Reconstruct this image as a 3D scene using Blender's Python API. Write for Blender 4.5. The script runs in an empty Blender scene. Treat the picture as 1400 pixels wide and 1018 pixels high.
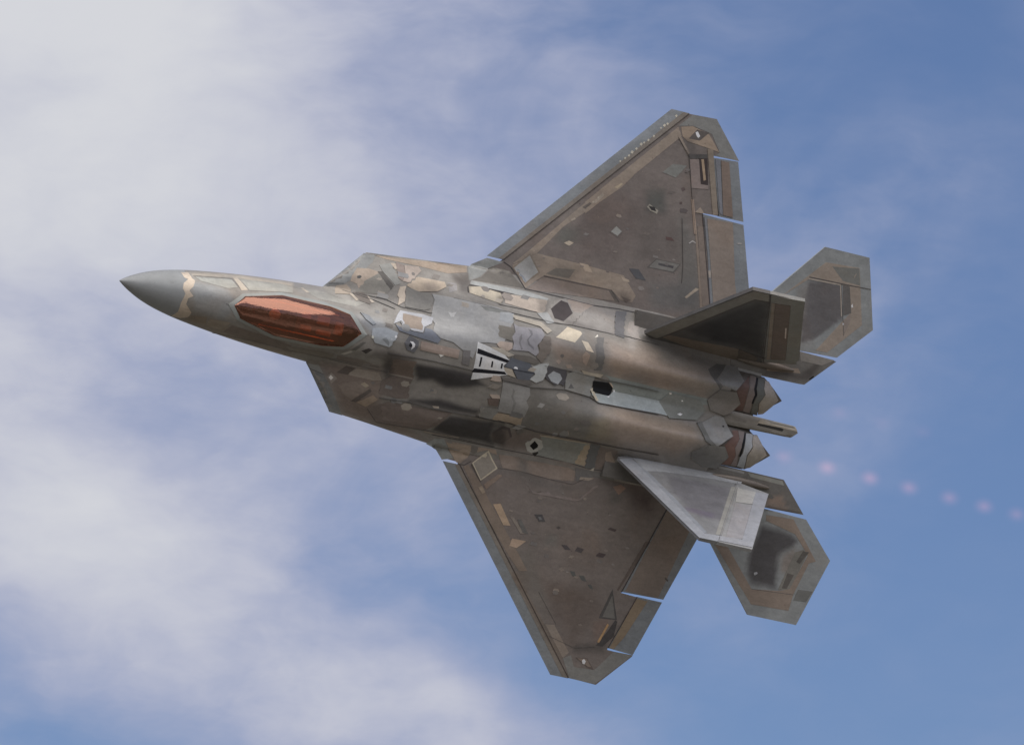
import bpy, bmesh, math, random
import numpy as np
from mathutils import Matrix, Vector

# ------------------------------------------------------------------ camera
scene = bpy.context.scene
COL = scene.collection
CAM_ELEV = math.radians(14.0)
cam_d = bpy.data.cameras.new('camera')
cam_d.sensor_width = 36.0
cam_d.lens = 8730.0/1400.0*36.0
cam_d.clip_start = 0.5
cam_d.clip_end = 60000.0
cam = bpy.data.objects.new('camera', cam_d)
COL.objects.link(cam)
cam.location = (0, 0, 1.7)
cam.rotation_euler = (math.pi/2 + CAM_ELEV, 0, 0)
scene.camera = cam

# ------------------------------------------------------------------ light
SUN_DIR = Vector((0.08, -0.47, 0.88)).normalized()      # towards the sun
SUN_EL = math.asin(SUN_DIR.z); SUN_AZ = math.atan2(SUN_DIR.x, SUN_DIR.y)
sun_d = bpy.data.lights.new('sun', 'SUN')
sun_d.energy = 2.8; sun_d.angle = math.radians(84); sun_d.color = (1.0, 0.95, 0.88)
sun = bpy.data.objects.new('sun', sun_d); COL.objects.link(sun)
sun.rotation_euler = (-SUN_DIR).to_track_quat('-Z', 'Y').to_euler()
sun.location = (0, 0, 60)

world = bpy.data.worlds.new('World'); scene.world = world; world.use_nodes = True
wt = world.node_tree; wt.nodes.clear()
class NT:
    """little helper around a node tree"""
    def __init__(s, t): s.t = t
    def n(s, typ, **kw):
        nd = s.t.nodes.new(typ)
        for k, v in kw.items(): setattr(nd, k, v)
        return nd
    def put(s, sock, v):
        if isinstance(v, bpy.types.NodeSocket): s.t.links.new(v, sock)
        else: sock.default_value = v
    def math(s, op, a, b=None, c=None, clamp=False):
        m = s.n('ShaderNodeMath', operation=op, use_clamp=clamp)
        s.put(m.inputs[0], a)
        if b is not None: s.put(m.inputs[1], b)
        if c is not None: s.put(m.inputs[2], c)
        return m.outputs[0]
    def noise(s, vec, scale, detail=5, rough=.55, dist=0.0):
        m = s.n('ShaderNodeTexNoise'); s.put(m.inputs['Vector'], vec)
        m.inputs['Scale'].default_value = scale; m.inputs['Detail'].default_value = detail
        m.inputs['Roughness'].default_value = rough; m.inputs['Distortion'].default_value = dist
        return m.outputs['Fac']
    def rng(s, v, a, b, c, d, smooth=True):
        m = s.n('ShaderNodeMapRange', interpolation_type='SMOOTHSTEP' if smooth else 'LINEAR')
        s.put(m.inputs[0], v)
        for i, q in enumerate((a, b, c, d)): m.inputs[i+1].default_value = q
        return m.outputs[0]
    def mapping(s, vec, loc=(0,0,0), rot=(0,0,0), scale=(1,1,1)):
        m = s.n('ShaderNodeMapping'); s.put(m.inputs[0], vec)
        m.inputs[1].default_value = loc; m.inputs[2].default_value = rot; m.inputs[3].default_value = scale
        return m.outputs[0]
    def mix(s, fac, a, b, blend='MIX'):
        m = s.n('ShaderNodeMix', data_type='RGBA', blend_type=blend)
        s.put(m.inputs[0], fac); s.put(m.inputs[6], a); s.put(m.inputs[7], b)
        return m.outputs[2]
    def vmath(s, op, a, b=None):
        m = s.n('ShaderNodeVectorMath', operation=op); s.put(m.inputs[0], a)
        if b is not None: s.put(m.inputs[1], b)
        return m
W_ = NT(wt)
sky = W_.n('ShaderNodeTexSky', sky_type='NISHITA')
sky.sun_disc = False; sky.sun_elevation = SUN_EL; sky.sun_rotation = SUN_AZ
sky.altitude = 200; sky.air_density = 1.0; sky.dust_density = 1.6; sky.ozone_density = 2.0
SKY_GAIN = (0.71, 0.765, 0.94, 1)
dirv = W_.n('ShaderNodeTexCoord').outputs['Generated']
sep = W_.n('ShaderNodeSeparateXYZ'); wt.links.new(dirv, sep.inputs[0])
# azimuth and elevation of the looked-at direction, radians, measured from due north and 14 degrees up
az = W_.math('ARCTAN2', sep.outputs[0], sep.outputs[1])
el = W_.math('SUBTRACT', W_.math('ARCSINE', sep.outputs[2]), CAM_ELEV)
azc = W_.math('MULTIPLY', az, math.cos(CAM_ELEV))
cmb = W_.n('ShaderNodeCombineXYZ'); W_.put(cmb.inputs[0], azc); W_.put(cmb.inputs[1], el)
sv = cmb.outputs[0]
def warp(vec, scale, amt):
    m = W_.n('ShaderNodeTexNoise'); W_.put(m.inputs['Vector'], vec); m.inputs['Scale'].default_value = scale
    m.inputs['Detail'].default_value = 4
    d = W_.vmath('SUBTRACT', m.outputs['Color'], (.5, .5, .5)).outputs[0]
    sc = W_.vmath('SCALE', d); sc.inputs['Scale'].default_value = amt
    return W_.vmath('ADD', vec, sc.outputs[0]).outputs[0]
wv = warp(sv, 22.0, .035)
# cloud banks: centre azimuth, elevation offset, half sizes, tilt, weight (radians)
BANKS = [(-.080, .062, .042, .036, .3, .78), (-.066, .036, .070, .045, .2, .32), (-.055, .005, .075, .060, 0, .44),
         (-.030, .045, .050, .040, .0, .14), (-.070, -.026, .050, .018, -.45, .36), (-.042, -.042, .055, .014, -.55, .38),
         (-.085, .010, .040, .04, 0, .12), (.000, -.056, .022, .008, -.5, .34), (.004, -.012, .05, .04, 0, .12),
         (.055, .022, .024, .010, .5, .28), (.075, .008, .04, .016, .3, .16), (.010, .020, .04, .04, 0, .08)]
cov = None
for (ca, ce, ra, re, tl, wgt) in BANKS:
    q = W_.vmath('SUBTRACT', wv, (ca, ce, 0)).outputs[0]
    ro = W_.n('ShaderNodeVectorRotate', rotation_type='Z_AXIS'); W_.put(ro.inputs['Vector'], q); ro.inputs['Angle'].default_value = -tl
    d = W_.vmath('MULTIPLY', ro.outputs[0], (1/ra, 1/re, 0)).outputs[0]
    ln = W_.vmath('LENGTH', d).outputs['Value']
    g = W_.math('MULTIPLY', W_.rng(ln, 0.0, 2.0, 1.0, 0.0), wgt)
    cov = g if cov is None else W_.math('ADD', cov, g)
rad = W_.vmath('LENGTH', W_.vmath('MULTIPLY', sv, (1, 1.3, 0)).outputs[0]).outputs['Value']
beyond = W_.math('MULTIPLY', W_.rng(rad, .085, .20, 0, 1), W_.rng(W_.noise(wv, 7.0, 4), .34, .62, .45, 1.05))  # unseen clouds outside the frame, thickened to brighten reflections and fill
cov = W_.math('ADD', cov, beyond)
fine = W_.noise(W_.mapping(wv, scale=(1, 1.7, 1), rot=(0, 0, .35)), 26.0, 6, .52, .4)
fine2 = W_.noise(W_.mapping(sv, scale=(1, 2.2, 1), rot=(0, 0, .45)), 85.0, 4, .55, .3)
tex = W_.math('ADD', W_.rng(fine, .30, .70, -.24, .24, False), W_.rng(fine2, .3, .7, -.07, .07, False))
dens = W_.math('ADD', cov, W_.math('MULTIPLY', tex, W_.rng(cov, 0, .5, .45, 1.0)))
mask = W_.rng(dens, -.05, 1.05, 0, 1)
blue = W_.mix(1.0, sky.outputs[0], SKY_GAIN, 'MULTIPLY')
CL_BRIGHT = (6.6, 6.7, 7.1, 1); CL_THIN = (4.15, 4.4, 5.8, 1)
cloudc = W_.mix(W_.rng(dens, .5, 1.6, 0, 1), CL_THIN, CL_BRIGHT)
skyc = W_.mix(mask, blue, cloudc)
bg = W_.n('ShaderNodeBackground'); wt.links.new(skyc, bg.inputs[0]); bg.inputs[1].default_value = 0.1
wo = W_.n('ShaderNodeOutputWorld'); wt.links.new(bg.outputs[0], wo.inputs[0])

scene.view_settings.view_transform = 'Standard'
scene.view_settings.look = 'None'
scene.view_settings.exposure = 0.0
scene.view_settings.gamma = 1.0
scene.render.engine = 'CYCLES'
scene.render.resolution_x = 1024; scene.render.resolution_y = 744
world.cycles.sampling_method = 'MANUAL'; world.cycles.sample_map_resolution = 256
scene.cycles.max_bounces = 6; scene.cycles.diffuse_bounces = 3; scene.cycles.transparent_max_bounces = 12

# ------------------------------------------------------------------ materials
def lin(c):
    return tuple(((v/255/12.92) if v/255 <= .04045 else ((v/255+.055)/1.055)**2.4) for v in c[:3])
ALB = 1.68            # paint reflectance relative to the tone measured under the photograph's light
SAT = .72
def alb(c):
    r, g, b_ = lin(c); y = .3*r+.59*g+.11*b_
    return tuple(min(.85, (y+(v-y)*SAT)*ALB) for v in (r, g, b_))

def new_mat(name):
    m = bpy.data.materials.new(name); m.use_nodes = True; m.node_tree.nodes.clear()
    t = NT(m.node_tree); out = t.n('ShaderNodeOutputMaterial'); return m, t, out
def paint_mat(name, rough=.42, metallic=.0, spec=.45, contrast=1.0):
    m, t, out = new_mat(name)
    at = t.n('ShaderNodeAttribute', attribute_name='paint')
    co = t.n('ShaderNodeTexCoord').outputs['Object']
    n1 = t.rng(t.noise(co, 1.1, 4, .55), .3, .7, 1-.11*contrast, 1+.11*contrast, False)
    n2 = t.rng(t.noise(t.mapping(co, scale=(.5, 3.5, 3)), 2.0, 3, .55), .3, .7, 1-.05*contrast, 1+.05*contrast, False)
    n3 = t.rng(t.noise(co, 22, 2, .6), .3, .7, 1-.06*contrast, 1+.06*contrast, False)
    n5 = t.rng(t.noise(t.mapping(co, scale=(1, 1.6, 1)), 5.0, 4, .6, .8), .35, .68, 1-.08*contrast, 1+.08*contrast, False)
    v = t.math('MULTIPLY', t.math('MULTIPLY', n1, n2), t.math('MULTIPLY', n3, n5))
    vc = t.n('ShaderNodeCombineXYZ')
    for i in range(3): t.put(vc.inputs[i], v)
    c = t.mix(1.0, at.outputs['Color'], vc.outputs[0], 'MULTIPLY')
    # brown handling stains and thin dark grime
    st = t.rng(t.noise(co, .75, 3, .55, .6), .52, .72, 0, .35)
    c = t.mix(st, c, t.mix(1.0, c, (1.02, .9, .8, 1), 'MULTIPLY'))
    gr = t.rng(t.noise(t.mapping(co, scale=(1.4, 3, 2), loc=(3, 1, 7)), 3.2, 5, .65, 1.2), .56, .74, 0, .28)
    c = t.mix(gr, c, t.mix(1.0, c, (.62, .58, .55, 1), 'MULTIPLY'))
    vo = t.n('ShaderNodeTexVoronoi'); t.put(vo.inputs['Vector'], co); vo.inputs['Scale'].default_value = 5.5
    sc = t.n('ShaderNodeSeparateColor'); t.put(sc.inputs[0], vo.outputs['Color'])
    chip = t.math('MULTIPLY', t.rng(vo.outputs['Distance'], .05, .12, 1, 0), t.math('GREATER_THAN', sc.outputs[0], .80))
    tint = t.mix(t.math('GREATER_THAN', sc.outputs[1], .5), (1.5, 1.45, 1.38, 1), (.5, .48, .47, 1))
    c = t.mix(t.math('MULTIPLY', chip, .7*contrast if contrast < 1.2 else .6), c, t.mix(1.0, c, tint, 'MULTIPLY'))
    b = t.n('ShaderNodeBsdfPrincipled'); t.put(b.inputs['Base Color'], c)
    t.put(b.inputs['Roughness'], t.rng(t.noise(co, 3, 5), .3, .7, rough-.07, rough+.12, False))
    b.inputs['Metallic'].default_value = metallic
    b.inputs['Specular IOR Level'].default_value = spec
    bp = t.n('ShaderNodeBump'); bp.inputs['Strength'].default_value = .10; bp.inputs['Distance'].default_value = .02
    t.put(bp.inputs['Height'], t.noise(co, 2.6, 3)); t.put(b.inputs['Normal'], bp.outputs[0])
    t.t.links.new(b.outputs[0], out.inputs[0])
    return m
PAINT = paint_mat('radar_absorbing_paint', rough=.40, metallic=.28, spec=.5)
METAL = paint_mat('burnt_nozzle_metal', rough=.33, metallic=.55, spec=.5, contrast=1.3)
RADOME = paint_mat('radome_paint', rough=.46, contrast=.45, spec=.35, metallic=.15)
def plain_mat(name, col, rough=.5, metallic=0.0, bump=0.0):
    m, t, out = new_mat(name)
    co = t.n('ShaderNodeTexCoord').outputs['Object']
    v = t.rng(t.noise(co, 14, 5), .3, .7, .8, 1.2, False)
    vc = t.n('ShaderNodeCombineXYZ')
    for i in range(3): t.put(vc.inputs[i], v)
    b = t.n('ShaderNodeBsdfPrincipled'); t.put(b.inputs['Base Color'], t.mix(1.0, (*col, 1), vc.outputs[0], 'MULTIPLY'))
    b.inputs['Roughness'].default_value = rough; b.inputs['Metallic'].default_value = metallic
    t.t.links.new(b.outputs[0], out.inputs[0]); return m
DARK = plain_mat('cockpit_black', (.018, .018, .02), .6)
SEATM = plain_mat('seat_olive_fabric', (.07, .065, .05), .8)
SUIT = plain_mat('flight_suit_sage', (.09, .10, .06), .85)
HELM = plain_mat('helmet_grey', (.62, .60, .58), .35)
VISOR = plain_mat('dark_visor', (.01, .01, .012), .08)
def canopy_mat():
    m, t, out = new_mat('gold_tinted_canopy')
    tr = t.n('ShaderNodeBsdfTransparent'); tr.inputs[0].default_value = (.72, .30, .15, 1)
    gl = t.n('ShaderNodeBsdfGlossy'); gl.inputs['Color'].default_value = (1.0, .52, .38, 1); gl.inputs['Roughness'].default_value = .09
    co = t.n('ShaderNodeTexCoord').outputs['Object']
    co = t.n('ShaderNodeTexCoord').outputs['Object']
    bp = t.n('ShaderNodeBump'); bp.inputs['Strength'].default_value = .35; bp.inputs['Distance'].default_value = .02
    t.put(bp.inputs['Height'], t.noise(t.mapping(co, scale=(.10, 5, 5)), 2.4, 3)); t.put(gl.inputs['Normal'], bp.outputs[0])
    lw = t.n('ShaderNodeLayerWeight'); lw.inputs[0].default_value = .35
    f = t.rng(lw.outputs['Fresnel'], 0.0, 1.0, .21, .95, False)
    mx = t.n('ShaderNodeMixShader'); t.put(mx.inputs[0], f)
    t.t.links.new(tr.outputs[0], mx.inputs[1]); t.t.links.new(gl.outputs[0], mx.inputs[2])
    t.t.links.new(mx.outputs[0], out.inputs[0]); return m
CANOPY = canopy_mat()
def hud_mat():
    m, t, out = new_mat('hud_combiner_glass')
    tr = t.n('ShaderNodeBsdfTransparent'); tr.inputs[0].default_value = (.8, .85, .8, 1)
    gl = t.n('ShaderNodeBsdfGlossy'); gl.inputs['Roughness'].default_value = .09
    mx = t.n('ShaderNodeMixShader'); mx.inputs[0].default_value = .35
    t.t.links.new(tr.outputs[0], mx.inputs[1]); t.t.links.new(gl.outputs[0], mx.inputs[2]); t.t.links.new(mx.outputs[0], out.inputs[0])
    return m
HUD = hud_mat()

# ------------------------------------------------------------------ ground (below the frame)
gm, t, out = new_mat('dry_grassland')
co = t.n('ShaderNodeTexCoord').outputs['Object']
c = t.mix(t.rng(t.noise(co, .004, 8, .6), .4, .62, 0, 1), (.105, .095, .075, 1), (.06, .065, .04, 1))
bands = t.noise(t.mapping(co, scale=(.05, 1, 1), rot=(0, 0, math.radians(-26))), .011, 4, .6)      # unseen airfield strips, laid out to give streaks in the canopy reflection
c = t.mix(t.rng(bands, .52, .57, 0, 1), c, (.30, .275, .24, 1))
c = t.mix(t.rng(bands, .43, .38, 0, 1), c, (.025, .026, .022, 1))
b = t.n('ShaderNodeBsdfPrincipled'); t.put(b.inputs['Base Color'], c); b.inputs['Roughness'].default_value = .95
t.t.links.new(b.outputs[0], out.inputs[0])
me = bpy.data.meshes.new('ground')
S = 30000.0
gv = [(x*S/8, y*S/8, 0) for y in range(-8, 9) for x in range(-8, 9)]
gf = [(j*17+i, j*17+i+1, (j+1)*17+i+1, (j+1)*17+i) for j in range(16) for i in range(16)]
me.from_pydata(gv, [], gf); me.materials.append(gm)
hv = []; hf = []; rh = random.Random(3); NH = 180  # unseen hill ring, added for a dark band in the canopy reflection
for i in range(NH):
    a = 2*math.pi*i/NH; hh = 70+45*math.sin(a*3+1)+30*math.sin(a*7+.4)+rh.random()*14
    for r_, z_ in ((2600, -1), (2750, hh*.7), (3100, hh), (4200, hh*.8), (5200, -1)): hv.append((r_*math.cos(a), r_*math.sin(a), z_))
for i in range(NH):
    for k in range(4): hf.append((i*5+k, ((i+1) % NH)*5+k, ((i+1) % NH)*5+k+1, i*5+k+1))
hm = bpy.data.meshes.new('reflection_hills'); hm.from_pydata(hv, [], hf)
fm, t2, out2 = new_mat('reflection_hill_green'); c2 = t2.n('ShaderNodeTexCoord').outputs['Object']
b2 = t2.n('ShaderNodeBsdfPrincipled'); t2.put(b2.inputs['Base Color'], t2.mix(t2.noise(c2, .02, 5), (.02, .03, .012, 1), (.06, .07, .03, 1))); b2.inputs['Roughness'].default_value = 1
t2.t.links.new(b2.outputs[0], out2.inputs[0]); hm.materials.append(fm)
hills = bpy.data.objects.new('reflection_hills', hm); COL.objects.link(hills); hills['kind'] = 'structure'
ground = bpy.data.objects.new('ground', me); COL.objects.link(ground); ground['kind'] = 'structure'

# ------------------------------------------------------------------ aircraft frame and shape functions
# ---- body frame: x aft from the nose tip, y to starboard, z up (metres) ----
def lerp(x, xs, ys): return np.interp(x, xs, ys)
def pchip(x, xs, ys):
    x=np.asarray(x,float); xs=np.asarray(xs,float); ys=np.asarray(ys,float)
    h=np.diff(xs); d=np.diff(ys)/h; m=np.zeros_like(ys)
    s=np.sign(d[:-1])*np.sign(d[1:])>0
    w1=2*h[1:]+h[:-1]; w2=h[1:]+2*h[:-1]
    with np.errstate(all='ignore'):
        m[1:-1]=np.where(s,(w1+w2)/(w1/np.where(d[:-1]==0,1,d[:-1])+w2/np.where(d[1:]==0,1,d[1:])),0)
    m[0]=d[0]; m[-1]=d[-1]
    x=np.clip(x,xs[0],xs[-1]); i=np.clip(np.searchsorted(xs,x)-1,0,len(xs)-2)
    t=(x-xs[i])/h[i]
    return ((2*t**3-3*t**2+1)*ys[i]+(t**3-2*t**2+t)*h[i]*m[i]+(-2*t**3+3*t**2)*ys[i+1]+(t**3-t**2)*h[i]*m[i+1])
WX=[0,.1,.3,.6,1.0,1.5,2.0,2.6,3.2,4.0,4.79]
WY=[0.012,.085,.2,.335,.46,.565,.64,.715,.775,.835,.88]
OX=[4.79,5.65,8.45,10,13,14.4,15.9]
OY=[.88,1.87,2.12,2.15,2.12,1.95,1.25]
def W(x):
    x=np.asarray(x,float)
    return np.where(x<4.79, pchip(x,WX,WY), lerp(x,OX,OY))
ZEX=[0,1,2.5,4.8,5.65,8.45,10,15.9]; ZEY=[-.13,-.09,-.03,.05,.07,.04,.02,.02]
def ZE(x): return lerp(x,ZEX,ZEY)
ZCX=[0,.1,.3,.6,1.0,1.6,2.4,3.2,4.0,5.0,5.8]; ZCY=[-.12,-.05,.07,.19,.31,.45,.6,.72,.82,.92,.97]
ST=[(4.8,[(0,.93),(.3,.85),(.55,.62),(.8,.2),(.9,.05)]),
 (5.65,[(0,1.0),(.3,.93),(.6,.68),(.9,.46),(1.3,.34),(1.7,.15),(1.87,.07)]),
 (7.0,[(0,1.0),(.33,.95),(.7,.70),(1.0,.56),(1.4,.44),(1.75,.22),(2.0,.06)]),
 (8.45,[(0,.98),(.38,.94),(.8,.76),(1.2,.62),(1.55,.46),(1.85,.2),(2.12,.04)]),
 (10.,[(0,.9),(.3,.89),(.75,.84),(1.15,.66),(1.5,.40),(1.8,.16),(2.15,.02)]),
 (11.3,[(0,.70),(.3,.74),(.7,.83),(1.05,.70),(1.35,.44),(1.65,.2),(2.15,.01)]),
 (13.,[(0,.52),(.3,.58),(.68,.80),(1.02,.65),(1.28,.40),(1.55,.22),(2.12,0)]),
 (14.5,[(0,.42),(.3,.47),(.68,.70),(1.0,.54),(1.22,.34),(1.5,.19),(2.0,0.)]),
 (15.9,[(0,.36),(.28,.38),(.68,.50),(.98,.40),(1.15,.28),(1.3,.2),(1.5,.1)])]
YG=np.linspace(0,2.6,131)
ZT=np.array([pchip(YG,[p[0] for p in s[1]],[p[1] for p in s[1]]) for s in ST])
SX=np.array([s[0] for s in ST])
_xs=np.linspace(4.8,15.9,445)
_T=np.array([pchip(_xs,SX,ZT[:,j]) for j in range(len(YG))]).T
def h_tab(x,y):
    fx=np.clip((x-4.8)/(15.9-4.8)*444,0,443.999); fy=np.clip(y/2.6*130,0,129.999)
    i=fx.astype(int); j=fy.astype(int); a=fx-i; b=fy-j
    return (_T[i,j]*(1-a)*(1-b)+_T[i+1,j]*a*(1-b)+_T[i,j+1]*(1-a)*b+_T[i+1,j+1]*a*b)
def h_fus(x,y):
    x=np.asarray(x,float); y=np.abs(np.asarray(y,float))
    w=np.maximum(np.where(x<4.79,W(x),.88+(x-4.79)*.1),.01); ze=ZE(x)
    q=np.clip(1-(y/w)**2.2,0,1)**.8
    fore=ze+(pchip(x,ZCX,ZCY)-ze)*q
    t=np.clip((x-4.3)/(5.3-4.3),0,1); t=t*t*(3-2*t)
    h=fore*(1-t)+h_tab(x,y)*t
    return np.where((x>4.79)&(x<9),np.minimum(h,ze+.02+2.6*np.maximum(W(x)-y,0)),h)
# wing
def wing_le(y): return 8.45+(y-2.12)*.897
def wing_te(y): return 15.0-(y-4.57)*.3125
def wing_mid(x,y): return -.08-(np.abs(y)-2.1)*.05
def wing_half(x,y):
    y=np.abs(y); c=np.clip((x-wing_le(y))/np.maximum(wing_te(y)-wing_le(y),.3),0,1)
    T=lerp(y,[2.1,3,6.8],[.13,.115,.04])
    return T*(.06+.94*np.sin(np.pi*c**.75)**.8)
def h_wing(x,y): return wing_mid(x,y)+wing_half(x,y)
# stabilator / boom
def h_stab(x,y):
    sg=np.sign(y); y=np.abs(y); return .03-sg*.08*(x-16.8)+lerp(y,[1.9,4.5],[.06,.02])*np.clip(np.minimum((x-14.9)/1.2,(19.-x)/.9),.25,1)
def h_boom(x,y): return lerp(x,[13,15.5,17,18.2],[.2,.22,.16,.07])+0*y
def h_noz(x,y):
    yy=np.abs(np.abs(y)-.66)
    return lerp(x,[15.1,15.5,15.9,16.3,16.85],[.47,.43,.37,.28,.06])-.17*(yy/.5)**2
def h_sting(x,y): return lerp(x,[15.5,17.4],[.36,.16])-.03*(np.abs(y)>.12)
FC=np.radians(28.)
def fin_pt(x,s,off,side):
    y=1.46+s*np.sin(FC)-off*np.cos(FC); z=.30+s*np.cos(FC)+off*np.sin(FC)
    return (x,side*y,z)
FIN_T=.045
def h_skin(x,y):
    x=np.asarray(x,float); y=np.asarray(y,float)
    a=np.where((np.abs(y)<=W(x)+.02)&(x<15.9),h_fus(x,y),-9.)
    b=np.where((x>8.3)&(np.abs(y)>1.75)&(x<15.9),h_wing(x,y),-9.)
    m=np.maximum(a,b); return np.where(m<-5,h_fus(x,y),m)
HF=dict(fus=h_skin,wing=h_skin,stab=h_stab,boom=h_boom,noz=h_noz,sting=h_sting)

R_BODY = Matrix([[0.8950605, 0.2100925, 0.3933547], [0.2013966, -0.977431, 0.0637817], [0.3978771, 0.0221318, -0.9171717]])                       # body -> camera (x right, y down, z forward)
T_BODY = Vector([-0.33146, -0.15874, 148.25889])
B0 = Vector((9.5, 0, 0))
fwd = Vector((0, math.cos(CAM_ELEV), math.sin(CAM_ELEV))); up = Vector((0, -math.sin(CAM_ELEV), math.cos(CAM_ELEV)))
M_CAM = Matrix(((1, -up.x, fwd.x), (0, -up.y, fwd.y), (0, -up.z, fwd.z)))
R_W = M_CAM @ R_BODY
L_W = Vector(cam.location) + M_CAM @ (T_BODY - R_BODY @ B0)
JET_MW = Matrix.Translation(L_W) @ R_W.to_4x4()

jet = bpy.data.objects.new('fighter_jet', None); COL.objects.link(jet)
jet.matrix_world = JET_MW
jet['label'] = 'grey and brown twin-tailed stealth fighter jet banking with its top side in view'
jet['category'] = 'fighter jet'

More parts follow.
